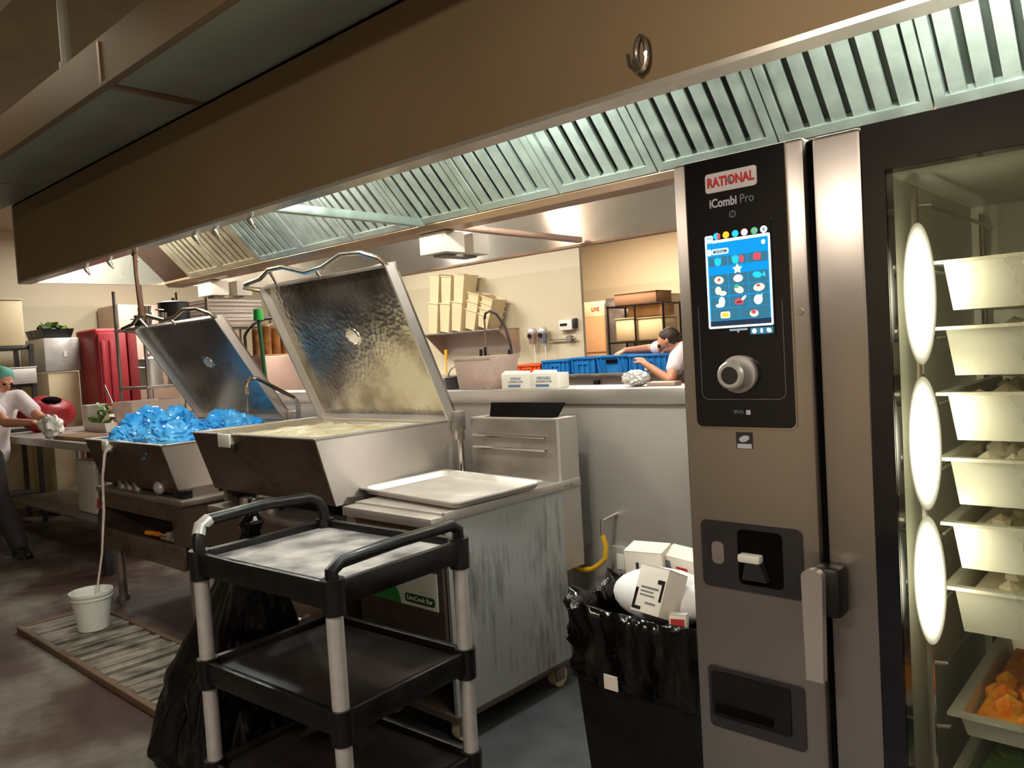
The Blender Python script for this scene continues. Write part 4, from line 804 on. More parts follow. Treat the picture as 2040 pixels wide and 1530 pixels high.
# ------------------------------------------------------------------ things on the half wall
ps = thing('food_bin', (-2.86, 2.965, 1.262), 'clear square food bin with red lid scraps on the half wall', 'bin')
part('tub', shell(MB(), rect4(-2.97, -2.74, 2.87, 3.06, 1.263), rect4(-2.985, -2.725, 2.855, 3.075, 1.43), 0.005, 0.005), 'clear_tub', ps)
part('rim', MB().box(-2.99, -2.72, 2.850, 2.86, 1.415, 1.432, 0.002), 'clear_tub', ps); part('rim', MB().box(-2.99, -2.72, 3.07, 3.08, 1.415, 1.432, 0.002), 'clear_tub', ps)
part('contents', MB().box(-2.955, -2.755, 2.885, 3.045, 1.27, 1.31, 0.01), 'print_red', ps)
for k, (px, w, lab) in enumerate(((-2.575, 0.19, 'white printed carton on the half wall beside the clear bin'), (-2.395, 0.165, 'white printed carton with open flaps on the half wall above the black flap'))):
    t = thing('printed_carton', (px, 2.92, 1.262), lab, 'carton', 'cartons on the half wall')
    b_ = part('box', MB().box(px - w / 2, px + w / 2, 2.875, 2.965, 1.2625, 1.335, 0.002), 'white_card', t)
    part('open_flap', MB().hexa([(px - w / 2, 2.875, 1.335), (px + w / 2, 2.875, 1.335), (px + w / 2, 2.88, 1.336), (px - w / 2, 2.88, 1.336), (px - w / 2 + 0.01, 2.895, 1.352), (px + w / 2 - 0.02, 2.895, 1.349), (px + w / 2 - 0.02, 2.90, 1.349), (px - w / 2 + 0.01, 2.90, 1.352)]), 'white_card', b_)
    text_y('lettering', ('STERLING', 'DISPOSABLE')[k], 0.020, 'print_blue', (px, 2.8742, 1.312), b_, sx=0.8); text_y('lettering', ('& POWDER GLOVES', '& POWDER GLOVES')[k], 0.014, 'print_grey', (px, 2.8742, 1.296), b_, sx=0.75)
    part('print', MB().box(px - 0.05, px + 0.03, 2.8738, 2.8748, 1.270, 1.283), 'print_blue', b_)
pt = thing('stock_pot', (-3.08, 2.97, 1.262), 'small dark pot with wire handle on the half wall beside the raised lid', 'pot')
part('pot_body', MB().lathe([(0, 0), (0.07, 0), (0.075, 0.06), (0.08, 0.065), (0.074, 0.068), (0.066, 0.01), (0, 0.008)], (-3.08, 2.97, 1.2625), 24), 'dark_grey', pt)
part('wire_handle', MB().tube([(-3.08 + 0.075 * math.cos(a), 2.97, 1.32 + 0.065 * math.sin(a)) for a in [k * math.pi / 12 for k in range(13)]], 0.004, 6), 'chrome', pt)
m = MB(); gg = bmesh.ops.create_icosphere(m.bm, subdivisions=4, radius=1.0)['verts']
for v in gg:
    k = 1 + 0.3 * abs(noise.noise(v.co * 4)) + 0.15 * noise.noise(v.co * 9); v.co = Vector((-1.93 + v.co.x * 0.06 * k, 2.96 + v.co.y * 0.05 * k, 1.297 + max(v.co.z * 0.034 * k, -0.034)))
m._fin(m.bm.faces, True); solo('foil_parcel', m, 'alu', 'crumpled foil parcel on the half wall near the oven', 'foil')
solo('butter_block', MB().box(-1.86, -1.72, 2.93, 2.99, 1.2625, 1.28, 0.003), 'pink_steel', 'flat pink tan block on the half wall beside the foil parcel', 'block')

# ------------------------------------------------------------------ far counter with crates
fc = thing('far_counter', (-4.1, 6.0, 0), 'stainless counter carrying the row of blue crates in the far aisle', 'counter')
part('body', MB().box(-5.55, -3.41, 5.66, 6.32, 0.08, 1.17), 'steel_dull', fc); part('top', MB().box(-5.58, -3.40, 5.63, 6.35, 1.17, 1.20, 0.004), 'steel_worn', fc)
part('door_seam', MB().box(-4.6, -4.59, 5.655, 5.66, 0.1, 1.16).box(-3.7, -3.69, 5.655, 5.66, 0.1, 1.16), 'dark_grey', fc)
part('outlet', MB().box(-4.13, -4.07, 5.64, 5.66, 1.105, 1.145, 0.003), 'black_plastic', fc)
def crate(x0, x1, y0, y1, z0, h, m_, label, hatch, group):
    t = thing('crate', ((x0 + x1) / 2, (y0 + y1) / 2, z0), label, 'crate', group)
    part('basket', shell(MB(), rect4(x0 + 0.01, x1 - 0.01, y0 + 0.01, y1 - 0.01, z0 + 0.001), rect4(x0, x1, y0, y1, z0 + h), 0.008, 0.006), m_, t)
    part('rim', MB().box(x0 - 0.004, x1 + 0.004, y0 - 0.008, y0 + 0.004, z0 + h - 0.02, z0 + h, 0.002), m_, t); part('rim', MB().box(x0 - 0.004, x1 + 0.004, y1 - 0.004, y1 + 0.008, z0 + h - 0.02, z0 + h, 0.002), m_, t)
    n = max(3, int((x1 - x0) / 0.055))
    for k in range(n + 1):
        xx = x0 + (0.042 if hatch else 0.008) + (x1 - x0 - (0.062 if hatch else 0.03)) * k / n
        if hatch and n * 0.25 < k < n * 0.75: continue
        if hatch: part('rib', MB().hexa([(xx, y0 - 0.004, z0 + 0.012), (xx + 0.01, y0 - 0.004, z0 + 0.012), (xx + 0.01, y0 + 0.008, z0 + 0.012), (xx, y0 + 0.008, z0 + 0.012), (xx - 0.035, y0 - 0.006, z0 + h - 0.02), (xx - 0.025, y0 - 0.006, z0 + h - 0.02), (xx - 0.025, y0 + 0.004, z0 + h - 0.02), (xx - 0.035, y0 + 0.004, z0 + h - 0.02)]), m_, t)
        else: part('rib', MB().box(xx, xx + 0.014, y0 - 0.003, y0 + 0.008, z0 + 0.01, z0 + h - 0.02), m_, t)
    part('hand_hold', MB().box((x0 + x1) / 2 - 0.06, (x0 + x1) / 2 + 0.06, y0 - 0.002, y0 + 0.006, z0 + h * 0.55, z0 + h * 0.75), 'void' if hatch else m_, t)
    return t
crate(-5.13, -4.80, 5.72, 6.10, 1.20, 0.105, 'orange_crate', 'orange plastic crate at the left end of the crate row', False, None)
for x0, x1, h, hat, lab in ((-4.78, -4.45, 0.135, False, 'blue plastic crate next to the orange crate'), (-4.43, -4.155, 0.15, False, 'dark sided blue crate between the ribbed crates'), (-4.145, -3.81, 0.155, True, 'blue crate with diagonal ribs in the middle of the row'), (-3.80, -3.42, 0.15, False, 'blue crate the leaning person reaches into')):
    crate(x0, x1, 5.72, 6.18, 1.20, h, 'blue_crate', lab, hat, 'blue crates on the far counter')
solo('label_card', MB().box(-3.63, -3.53, 5.700, 5.703, 1.215, 1.255), 'white_card', 'small pale label card on the rightmost blue crate', 'label', (-3.58, 5.70, 1.215))

# ------------------------------------------------------------------ back wall shelf with tubs and wall fittings
sh = thing('wall_shelf', (-6.3, 6.4, 1.68), 'stainless wall shelf holding leaning stacks of plastic tubs', 'shelf')
part('board', MB().box(-6.92, -5.72, 6.17, 6.495, 1.675, 1.69, 0.002), 'steel_worn', sh)
part('back_plate', MB().box(-6.92, -5.72, 6.485, 6.499, 1.44, 1.675), 'steel_dull', sh)
for bx in (-6.92, -5.735): part('bracket', MB().prism([(bx, 6.18, 1.675), (bx, 6.485, 1.675), (bx, 6.485, 1.44), (bx, 6.45, 1.44)], (0.015, 0, 0)), 'pink_steel', sh)
words = ['leftmost', 'second', 'middle', 'fourth', 'rightmost']
def tub_mesh(w, d, h):
    mb = shell(MB(), rect4(-w / 2 * 0.82, w / 2 * 0.82, -d / 2 * 0.85, d / 2 * 0.85, 0), rect4(-w / 2, w / 2, -d / 2, d / 2, h), 0.004, 0.004)
    mb.box(-w / 2 - 0.008, w / 2 + 0.008, -d / 2 - 0.008, -d / 2 + 0.002, h - 0.012, h).box(-w / 2 - 0.008, w / 2 + 0.008, d / 2 - 0.002, d / 2 + 0.008, h - 0.012, h)
    return mb.mesh('food_tub', (0, 0, 0), 'tub')
for k, (x_, top, lean, n) in enumerate(((-6.82, 0.50, 9, 2), (-6.62, 0.47, 9, 2), (-6.43, 0.47, 11, 2), (-6.21, 0.40, 16, 3), (-6.01, 0.33, 20, 4))):
    hh = top / (1 + (n - 1) * 0.42); tm = tub_mesh(0.165, 0.22, hh)
    for j in range(n):
        o = link('food_tub', tm, None, (x_ + math.tan(R(lean)) * hh * 0.42 * j * (2.2 if n == 2 else 1.0), 6.31, 1.6905 + 0.068 * math.sin(R(lean)) + 0.002 + hh * 0.42 * j * (2.2 if n == 2 else 1.0)))
        o.rotation_euler = (0, R(lean), 0)
        lev = {2: ['bottom', 'top'], 3: ['bottom', 'middle', 'top'], 4: ['bottom', 'second', 'third', 'top']}[n][j]
        tag(o, f'cream plastic tub, {lev} of the {words[k]} stack on the wall shelf', 'tub', 'tubs on the wall shelf')
pr_ = thing('spray_hose', (-5.62, 6.4, 1.35), 'pre-rinse spray hose arching beside the wall shelf', 'faucet')
part('riser', MB().cyl((-5.86, 6.1, 1.20), (-5.86, 6.1, 1.80), 0.012), 'chrome', pr_)
part('hose', MB().tube([(-5.86, 6.1, 1.80), (-5.84, 6.1, 1.86), (-5.78, 6.1, 1.88), (-5.70, 6.12, 1.84), (-5.60, 6.14, 1.70), (-5.55, 6.15, 1.50), (-5.53, 6.15, 1.30)], 0.014), 'dark_grey', pr_)
part('spray_head', MB().cyl((-5.86, 6.08, 1.38), (-5.86, 6.08, 1.50), 0.02, 0.012).tube([(-5.85, 6.07, 1.40), (-5.81, 6.06, 1.36), (-5.79, 6.06, 1.42)], 0.007), 'black_plastic', pr_)
for px, lab in ((-5.47, 'left wall mounted chemical dispenser with red base'), (-5.32, 'right wall mounted chemical dispenser with violet base')):
    t = thing('chemical_dispenser', (px, 6.42, 1.40), lab, 'dispenser', 'wall dispensers')
    part('cap', MB().ell((px, 6.42, 1.63), (0.055, 0.055, 0.055), 3), 'alu', t); part('body', MB().cyl((px, 6.42, 1.50), (px, 6.42, 1.62), 0.038, 0.052), 'pink_steel' if px < -5.4 else 'print_grey', t)
    part('valve', MB().cyl((px, 6.36, 1.59), (px, 6.375, 1.59), 0.024), 'black_plastic', t)
    part('feed_tube', MB().tube([(px + 0.02, 6.42, 1.49), (px + 0.04, 6.40, 1.38), (px + 0.02, 6.42, 1.28), (px + 0.05, 6.42, 1.18)], 0.006, 6), 'white_plastic', t)
wt = thing('wall_thermostat', (-4.98, 6.47, 1.6), 'small white and black control box on the back wall near the corner', 'control box')
part('case', MB().box(-5.12, -4.95, 6.44, 6.498, 1.625, 1.73, 0.006), 'white_plastic', wt); part('window', MB().box(-5.10, -5.01, 6.435, 6.44, 1.67, 1.695), 'black_plastic', wt); part('side_knob', MB().box(-4.95, -4.91, 6.45, 6.498, 1.64, 1.74, 0.004), 'dark_grey', wt)
part_r = thing('wall_rail', (-5.1, 6.47, 1.53), 'short dark steel hanging rail on the back wall under the control box', 'rail')
part('bar', MB().cyl((-5.26, 6.46, 1.535), (-4.92, 6.46, 1.535), 0.010), 'steel_worn', part_r); part('mount', MB().cyl((-5.0, 6.44, 1.535), (-5.0, 6.499, 1.535), 0.035, seg=12), 'steel_worn', part_r)
for px, z0, z1, mk, lab in ((-6.72, 1.21, 1.50, 'yellow_hose', 'yellow utensil handle standing against the back wall'), (-6.15, 1.21, 1.48, 'black_plastic', 'black utensil handle above the clear food bin'), (-5.72, 1.21, 1.46, 'black_plastic', 'black utensil handle beside the orange crate')):
    solo('utensil', MB().cyl((px, 6.3, z0), (px + 0.01, 6.3, z1 - 0.1), 0.010).cyl((px + 0.01, 6.3, z1 - 0.1), (px + 0.015, 6.3, z1), 0.018), mk, lab, 'utensil')
sk2 = thing('sink_table', (-6.6, 6.15, 0), 'stainless sink table along the back wall below the tub shelf', 'table')
part('top', MB().box(-8.4, -5.6, 5.85, 6.49, 1.16, 1.20, 0.004), 'steel_dull', sk2); part('front', MB().box(-8.4, -5.6, 5.86, 5.88, 0.75, 1.16), 'steel_worn', sk2)
for lx in (-8.35, -5.66):
    for ly in (5.9, 6.44): part('leg', MB().cyl((lx, ly, 0), (lx, ly, 0.75 if ly < 6 else 1.16), 0.022), 'steel_dull', sk2)

# ------------------------------------------------------------------ alcove: fridge, cartons, wire rack
fg = thing('upright_fridge', (-5.65, 8.9, 0), 'grey brown upright steel refrigerator at the back of the alcove', 'refrigerator')
part('body', MB().box(-6.10, -5.2, 8.70, 9.45, 0.1, 2.06, 0.01), 'steel_worn', fg); part('door', MB().box(-6.09, -5.66, 8.66, 8.70, 0.15, 2.0, 0.006), 'steel_worn', fg); part('door', MB().box(-5.64, -5.21, 8.66, 8.70, 0.15, 2.0, 0.006), 'steel_worn', fg); part('handle', MB().cyl((-5.70, 8.63, 0.9), (-5.70, 8.63, 1.4), 0.012), 'chrome', fg); part('plinth', MB().box(-6.05, -5.25, 8.75, 9.4, 0, 0.1), 'void', fg)
tc_ = thing('tall_cabinet', (-6.35, 8.9, 0), 'tan tall cabinet just right of the back wall corner', 'cabinet')
part('body', MB().box(-6.62, -6.115, 8.70, 9.3, 0.0, 1.83, 0.006), 'cardboard', tc_); part('door_line', MB().box(-6.62, -6.12, 8.694, 8.70, 1.35, 1.36), 'cardboard_dark', tc_)
bx = thing('carton_red_print', (-6.35, 8.85, 1.83), 'pale carton with red and green print on top of the tan cabinet', 'carton')
b_ = part('box', MB().box(-6.58, -6.12, 8.70, 9.1, 1.831, 2.04, 0.004), 'beige_plastic', bx); text_y('lettering', 'LIVE', 0.07, 'print_red', (-6.27, 8.698, 1.93), b_, bold=0.003)
rk = thing('wire_rack', (-5.3, 8.4, 0), 'black framed wire rack with bins in the alcove', 'rack')
for rx in (-5.72, -4.92):
    for ry in (8.2, 8.6): part('post', MB().cyl((rx, ry, 0), (rx, ry, 1.93), 0.014, seg=10), 'black_plastic', rk)
part('post', MB().cyl((-5.32, 8.2, 0), (-5.32, 8.2, 1.92), 0.012, seg=10), 'black_plastic', rk)
for rz in (0.25, 0.85, 1.47, 1.92):
    s_ = part('rack_shelf', MB().box(-5.74, -4.90, 8.19, 8.215, rz - 0.02, rz, 0.003).box(-5.74, -4.90, 8.585, 8.61, rz - 0.02, rz, 0.003).box(-5.74, -5.715, 8.215, 8.585, rz - 0.02, rz).box(-4.925, -4.90, 8.215, 8.585, rz - 0.02, rz), 'black_plastic', rk)
    w = MB()
    for k in range(12): w.cyl((-5.71, 8.225 + k * 0.032, rz - 0.006), (-4.93, 8.225 + k * 0.032, rz - 0.006), 0.003, seg=6)
    part('wires', w, 'steel_worn', s_)
def sbox(name, x0, x1, y0, y1, z0, z1, m_, label, cat, bev=0.006, grp=None):
    t = thing(name, ((x0 + x1) / 2, (y0 + y1) / 2, z0), label, cat, grp)
    b = part('body', MB().box(x0, x1, y0, y1, z0 + 0.001, z1, bev), m_, t)
    part('lid', MB().box(x0 - 0.006, x1 + 0.006, y0 - 0.006, y1 + 0.006, z1, z1 + 0.012, 0.003), m_, t)
    return t
sbox('storage_bin', -5.62, -5.34, 8.21, 8.58, 1.471, 1.75, 'beige_plastic', 'cream storage bin at the left of the alcove rack shelf', 'bin', 0.02, 'bins on the alcove rack')
sbox('storage_bin', -5.30, -4.95, 8.22, 8.58, 1.471, 1.74, 'beige_plastic', 'cream storage bin at the right of the alcove rack shelf', 'bin', 0.02, 'bins on the alcove rack')
sbox('cardboard_box', -5.62, -5.02, 8.22, 8.58, 1.922, 2.06, 'cardboard_dark', 'brown cardboard box lying on top of the alcove rack', 'box', 0.004)
sbox('cardboard_box', -5.48, -4.98, 8.30, 8.56, 1.765, 1.89, 'cardboard', 'tan cardboard box stacked on the cream bins in the alcove rack', 'box', 0.004)

# ------------------------------------------------------------------ left side: prep table and what stands around it
pt_ = thing('prep_table', (-7.0, 2.6, 0), 'stainless prep table where the white shirted person works', 'table')
part('top', MB().box(-8.75, -6.12, 2.22, 3.0, 0.905, 0.935, 0.004), 'steel_dull', pt_); part('edge', MB().box(-8.75, -6.12, 2.214, 2.222, 0.875, 0.936), 'steel_dull', pt_)
for lx in (-8.70, -6.18):
    for ly in (2.28, 2.94): part('leg', MB().cyl((lx, ly, 0.03), (lx, ly, 0.905), 0.022).cyl((lx, ly, 0), (lx, ly, 0.03), 0.03), 'steel_dull', pt_)
part('undershelf', MB().box(-8.70, -6.18, 2.28, 2.94, 0.29, 0.315, 0.003), 'steel_worn', pt_)
sbox('ingredient_bin', -7.15, -6.75, 2.38, 2.8, 0.316, 0.74, 'white_plastic', 'white bin under the prep table, left of the other', 'bin', 0.02, 'bins under the prep table')
sbox('ingredient_bin', -6.68, -6.30, 2.38, 2.8, 0.316, 0.70, 'alu', 'grey bin under the right end of the prep table', 'bin', 0.02, 'bins under the prep table')
rcn = thing('canister', (-6.02, 2.18, 0), 'dark upright canister with a red cap on the floor beside the prep table', 'canister')
part('body', MB().lathe([(0, 0), (0.05, 0), (0.052, 0.44), (0.035, 0.49), (0, 0.49)], (-6.02, 2.18, 0), 24), 'dark_grey', rcn); part('cap', MB().cyl((-6.02, 2.18, 0.49), (-6.02, 2.18, 0.56), 0.05, 0.045), 'red_plastic', rcn)
cbd = thing('food_bin', (-6.55, 2.75, 0.936), 'clear plastic food bin with a ladle on the prep table', 'bin')
part('tub', shell(MB(), rect4(-6.72, -6.40, 2.60, 2.92, 0.937), rect4(-6.76, -6.36, 2.56, 2.96, 1.22), 0.006, 0.006), 'clear_tub', cbd)
part('ladle', MB().cyl((-6.70, 2.62, 1.0), (-6.86, 2.56, 1.36), 0.008), 'chrome', cbd); part('contents', MB().ell((-6.58, 2.70, 1.0), (0.05, 0.05, 0.04), 2).ell((-6.50, 2.72, 1.0), (0.05, 0.04, 0.035), 2), 'cream_food', cbd)
solo('cutting_board', MB().box(-7.3, -6.45, 2.28, 2.52, 0.9355, 0.965, 0.006), 'cardboard_dark', 'brown cutting board along the front of the prep table', 'board')
cr_ = MB(); rnd = random.Random(5)
gv = thing('vegetable_tray', (-7.55, 2.85, 0.936), 'steel tray of leafy greens at the back of the prep table', 'tray')
part('tray', shell(MB(), rect4(-7.78, -7.32, 2.72, 2.96, 0.937), rect4(-7.8, -7.30, 2.70, 2.98, 1.02), 0.004, 0.004), 'tray_alu', gv)
for k in range(26):
    a, b_, c_ = rnd.uniform(-7.72, -7.38), rnd.uniform(2.76, 2.92), rnd.uniform(1.0, 1.16)
    mb = MB(); mb.ell((0, 0, 0), (0.07, 0.035, 0.006), 1); mb.xf(Matrix.Translation((a, b_, c_)) @ Euler((rnd.uniform(-1, 1), rnd.uniform(-1, 1), rnd.uniform(0, 6))).to_matrix().to_4x4()); part('leaf', mb, 'leaf' if k % 3 else 'cream_food', gv)
sbox('white_tub', -7.98, -7.84, 2.76, 2.94, 0.936, 1.16, 'white_plastic', 'small white tub behind the person on the prep table', 'tub', 0.01)
# red bag with straps behind the person
m = MB(); gg = bmesh.ops.create_icosphere(m.bm, subdivisions=4, radius=1.0)['verts']
for v in gg:
    k = 1 + 0.12 * noise.noise(v.co * 2.2) + 0.08 * abs(noise.noise(v.co * 5)); v.co = Vector((-8.42 + v.co.x * 0.15 * k, 2.60 + v.co.y * 0.24 * k, max(0.937, 1.10 + v.co.z * 0.17 * k)))
m._fin(m.bm.faces, True)
rb = thing('insulated_bag', (-8.42, 2.60, 0.937), 'bright red insulated bag behind the person at the left', 'bag'); part('bag_body', m, 'red_plastic', rb); part('opening', MB().ell((-8.36, 2.62, 1.22), (0.07, 0.10, 0.05), 2), 'void', rb)
# storage shelves at the far left
ls = thing('storage_shelf', (-9.1, 2.2, 0), 'dark metal storage shelves along the left wall holding plastic boxes', 'shelf')
for ry in (1.75, 2.64):
    for rx in (-9.35, -8.87): part('post', MB().box(rx - 0.02, rx + 0.02, ry - 0.02, ry + 0.02, 0, 1.80), 'dark_grey', ls)
for rz in (0.30, 0.95, 1.40, 1.78): part('shelf_board', MB().box(-9.35, -8.87, 1.75, 2.64, rz - 0.03, rz, 0.003), 'dark_grey', ls)
sbox('cream_box', -9.25, -8.87, 2.22, 2.60, 1.781, 2.24, 'beige_plastic', 'tall cream plastic box on top of the far left shelves', 'box', 0.02)
sbox('grey_tray_box', -9.30, -8.82, 1.80, 2.66, 1.401, 1.56, 'alu', 'long grey box on the upper far left shelf', 'box', 0.01)
sbox('white_pan_box', -9.30, -8.90, 2.0, 2.58, 0.951, 1.20, 'white_plastic', 'white box on the middle far left shelf', 'box', 0.02)
# grey stacked tubs / ice machine
im = thing('ice_machine', (-9.35, 2.9, 0), 'grey ice machine stacked on a cream bin by the left wall', 'ice machine')
part('bin', MB().box(-9.75, -9.02, 2.82, 3.12, 0.1, 1.50, 0.01), 'beige_plastic', im); part('head', MB().box(-9.78, -9.0, 2.80, 3.14, 1.51, 1.86, 0.012), 'alu', im); part('badge', MB().box(-9.0, -8.995, 2.98, 3.01, 1.66, 1.72), 'white_plastic', im); part('feet', MB().box(-9.7, -9.05, 2.84, 3.10, 0, 0.1), 'void', im)
m = MB(); rnd = random.Random(9)
gb = thing('crate_of_greens', (-9.35, 2.97, 1.862), 'dark crate with green leaves on top of the grey ice machine', 'crate')
part('crate_body', shell(MB(), rect4(-9.6, -9.1, 2.84, 3.10, 1.862), rect4(-9.62, -9.08, 2.82, 3.13, 1.96), 0.01, 0.01), 'black_plastic', gb)
for k in range(14):
    mb = MB(); mb.ell((0, 0, 0), (0.09, 0.04, 0.01), 1); mb.xf(Matrix.Translation((rnd.uniform(-9.45, -9.15), rnd.uniform(2.87, 3.08), rnd.uniform(1.93, 2.03))) @ Euler((rnd.uniform(-.8, .8), rnd.uniform(-.8, .8), rnd.uniform(0, 6))).to_matrix().to_4x4()); part('leaf', mb, 'leaf_dark' if k % 2 else 'leaf', gb)
st_ = thing('steel_locker', (-9.5, 3.9, 0), 'plain grey steel cabinet behind the red cart at the left wall', 'cabinet')
part('body', MB().box(-9.95, -9.35, 3.70, 4.35, 0.05, 2.24, 0.008), 'pink_steel', st_); part('door_seam', MB().box(-9.352, -9.348, 4.02, 4.03, 0.1, 2.2), 'dark_grey', st_); part('plinth', MB().box(-9.9, -9.4, 3.75, 4.3, 0, 0.05), 'void', st_)
rc = thing('red_food_carrier', (-8.75, 3.5, 0), 'tall ribbed red plastic food carrier by the left wall', 'food carrier')
part('shell', MB().box(-9.15, -8.62, 3.16, 3.56, 0.12, 1.93, 0.03, 3), 'red_plastic', rc)
dd = part('door', MB().box(-8.62, -8.585, 3.18, 3.46, 0.2, 1.88, 0.012), 'red_plastic', rc)
for k in range(3): part('rib', MB().box(-8.585, -8.57, 3.20 + k * 0.08, 3.24 + k * 0.08, 0.3, 1.80, 0.005), 'red_plastic', dd)
part('hinge_side', MB().box(-8.63, -8.575, 3.47, 3.565, 0.15, 1.92, 0.01), 'dark_red', rc); part('latch', MB().box(-8.575, -8.55, 3.41, 3.45, 1.0, 1.12, 0.005), 'black_plastic', dd)
for cx_, cy_ in ((-9.05, 3.24), (-8.72, 3.24), (-9.05, 3.48), (-8.72, 3.48)): part('caster', MB().cyl((cx_, cy_ - 0.02, 0.06), (cx_, cy_ + 0.02, 0.06), 0.06), 'rubber', rc)
# wire rack with pots, pans, sheet pans
wr = thing('pot_rack', (-7.4, 3.9, 0), 'wire shelving rack of pots and trays behind the left lid', 'rack')
for rx in (-7.7, -7.1):
    for ry in (3.02, 3.62, 4.28): part('post', MB().cyl((rx, ry, 0), (rx, ry, 2.22), 0.016, seg=10), 'chrome' if ry > 3.5 else 'steel_worn', wr)
for rz in (0.3, 0.85, 1.32, 1.86):
    s_ = part('rack_shelf', MB().box(-7.72, -7.08, 3.0, 3.03, rz - 0.025, rz, 0.003).box(-7.72, -7.08, 4.27, 4.30, rz - 0.025, rz, 0.003).box(-7.72, -7.69, 3.03, 4.27, rz - 0.025, rz).box(-7.11, -7.08, 3.03, 4.27, rz - 0.025, rz), 'steel_worn', wr)
    w = MB()
    for k in range(14): w.cyl((-7.68 + k * 0.042, 3.02, rz - 0.008), (-7.68 + k * 0.042, 4.28, rz - 0.008), 0.003, seg=6)
    part('wires', w, 'steel_worn', s_)
for k in range(7):
    z_ = 1.862 + k * 0.036; j_ = random.uniform(-0.01, 0.01)
    solo('sheet_pan', shell(MB(), rect4(-7.64 + j_, -7.16 + j_, 3.68, 4.22, z_), rect4(-7.66 + j_, -7.14 + j_, 3.66, 4.24, z_ + 0.030), 0.006, 0.003), 'tray_alu', ['lowest', 'second from bottom', 'third from bottom', 'middle', 'third from top', 'second from top', 'topmost'][k] + ' sheet pan stacked on the pot rack under the hood end', 'sheet pan', None, 'sheet pans on the pot rack')
rnd = random.Random(11)
pots = [(1.863, 3.12, 0.07, 0.10, 'black stock pot on the top shelf at the left of the pot rack', 'dark_grey'), (1.863, 3.42, 0.14, 0.22, 'tall dark pot on the top shelf of the pot rack', 'dark_grey'),
        (1.323, 3.16, 0.10, 0.24, 'shiny steel pot on the middle shelf left end of the pot rack', 'steel_dull'), (1.323, 3.42, 0.10, 0.20, 'shiny steel pot on the middle shelf second from left', 'chrome'), (1.323, 3.75, 0.13, 0.18, 'steel pot on the middle shelf behind the left lid', 'steel_dull'),
        (0.853, 3.20, 0.13, 0.22, 'copper toned pot on the lower shelf of the pot rack', 'trough'), (0.853, 3.55, 0.15, 0.20, 'tan round pot on the lower shelf of the pot rack', 'pink_steel')]
for z_, y_, r_, h_, lab, mk in pots:
    t = thing('stock_pot', (-7.35, y_, z_), lab, 'pot', 'pots on the pot rack')
    part('pot_body', MB().lathe([(0, 0), (r_, 0), (r_, h_), (r_ + 0.006, h_ + 0.004), (r_ - 0.004, h_), (r_ - 0.006, 0.008), (0, 0.008)], (-7.35, y_, z_), 28), mk, t)
    for s2 in (-1, 1): part('handle', MB().tube([(-7.35, y_ + s2 * r_, z_ + h_ * 0.7), (-7.35, y_ + s2 * (r_ + 0.035), z_ + h_ * 0.72), (-7.35 + 0.06, y_ + s2 * (r_ + 0.03), z_ + h_ * 0.72), (-7.35 + 0.06, y_ + s2 * (r_ * 0.8), z_ + h_ * 0.7)], 0.006, 6), 'chrome', t)
    part('lid', MB().lathe([(0.0, h_ + 0.03), (r_ * 0.6, h_ + 0.022), (r_ + 0.002, h_ + 0.006)], (-7.35, y_, z_), 28).cyl((-7.35, y_, z_ + h_ + 0.028), (-7.35, y_, z_ + h_ + 0.05), 0.015), mk, t)
for k, (yy, zz) in enumerate(((3.06, 2.14), (3.06, 2.02), (3.06, 1.92), (3.20, 2.16), (3.20, 2.04))):
    solo('small_cup', MB().lathe([(0, 0), (0.030, 0), (0.038, 0.055), (0.034, 0.055), (0.026, 0.006), (0, 0.006)], (-7.10, yy, 1.865 + k % 3 * 0.058 if yy < 3.1 else 1.865 + (k - 3) * 0.058), 16), 'chrome', ['bottom small steel cup of the left pile on the pot rack', 'middle small steel cup of the left pile on the pot rack', 'top small steel cup of the left pile on the pot rack', 'lower small steel cup of the right pile on the pot rack', 'upper small steel cup of the right pile on the pot rack'][(k % 3) if yy < 3.1 else k], 'cup', None, 'steel cups on the pot rack')
# arched display case with amber bread boxes, on a pinkish steel cabinet
pc = thing('steel_cabinet', (-6.9, 4.2, 0), 'pinkish stainless cabinet between the two raised lids', 'cabinet')
part('body', MB().box(-7.05, -6.55, 3.86, 4.34, 0.08, 1.53, 0.008), 'pink_steel', pc); part('side_strip', MB().box(-6.548, -6.53, 4.30, 4.345, 0.1, 1.53), 'steel_worn', pc); part('lock', MB().cyl((-6.55, 4.22, 1.45), (-6.54, 4.22, 1.45), 0.014), 'print_red', pc); part('plinth', MB().box(-7.0, -6.6, 3.9, 4.3, 0, 0.08), 'void', pc)
ar = thing('arched_case', (-6.8, 4.05, 1.53), 'black arched display case with amber jars on the pinkish cabinet', 'display case')
arc = [(-6.62, 3.72, 1.535)] + [(-6.62, 4.0 + 0.30 * math.sin(R(a)), 1.535 + 0.10 + 0.25 * math.cos(R(a))) for a in range(-70, 91, 10)] + [(-6.62, 4.30, 1.535)]
part('arch_frame', MB().tube(arc, 0.014, 8), 'black_plastic', ar); part('base', MB().box(-6.98, -6.60, 3.88, 4.32, 1.531, 1.545, 0.003), 'cardboard', ar)
for k, (yy, hh) in enumerate(((3.93, 0.24), (4.03, 0.27), (4.13, 0.25), (4.22, 0.19))):
    j_ = part('jar', MB().cyl((-6.78, yy, 1.546), (-6.78, yy, 1.546 + hh), 0.046, 0.042, 16), 'amber', ar); part('jar_lid', MB().cyl((-6.78, yy, 1.546 + hh), (-6.78, yy, 1.546 + hh + 0.02), 0.044, 0.04, 16), 'cardboard', j_)
gp_ = thing('green_paddle', (-6.45, 3.86, 0), 'bright green plastic brush head on a dark green pole', 'brush')
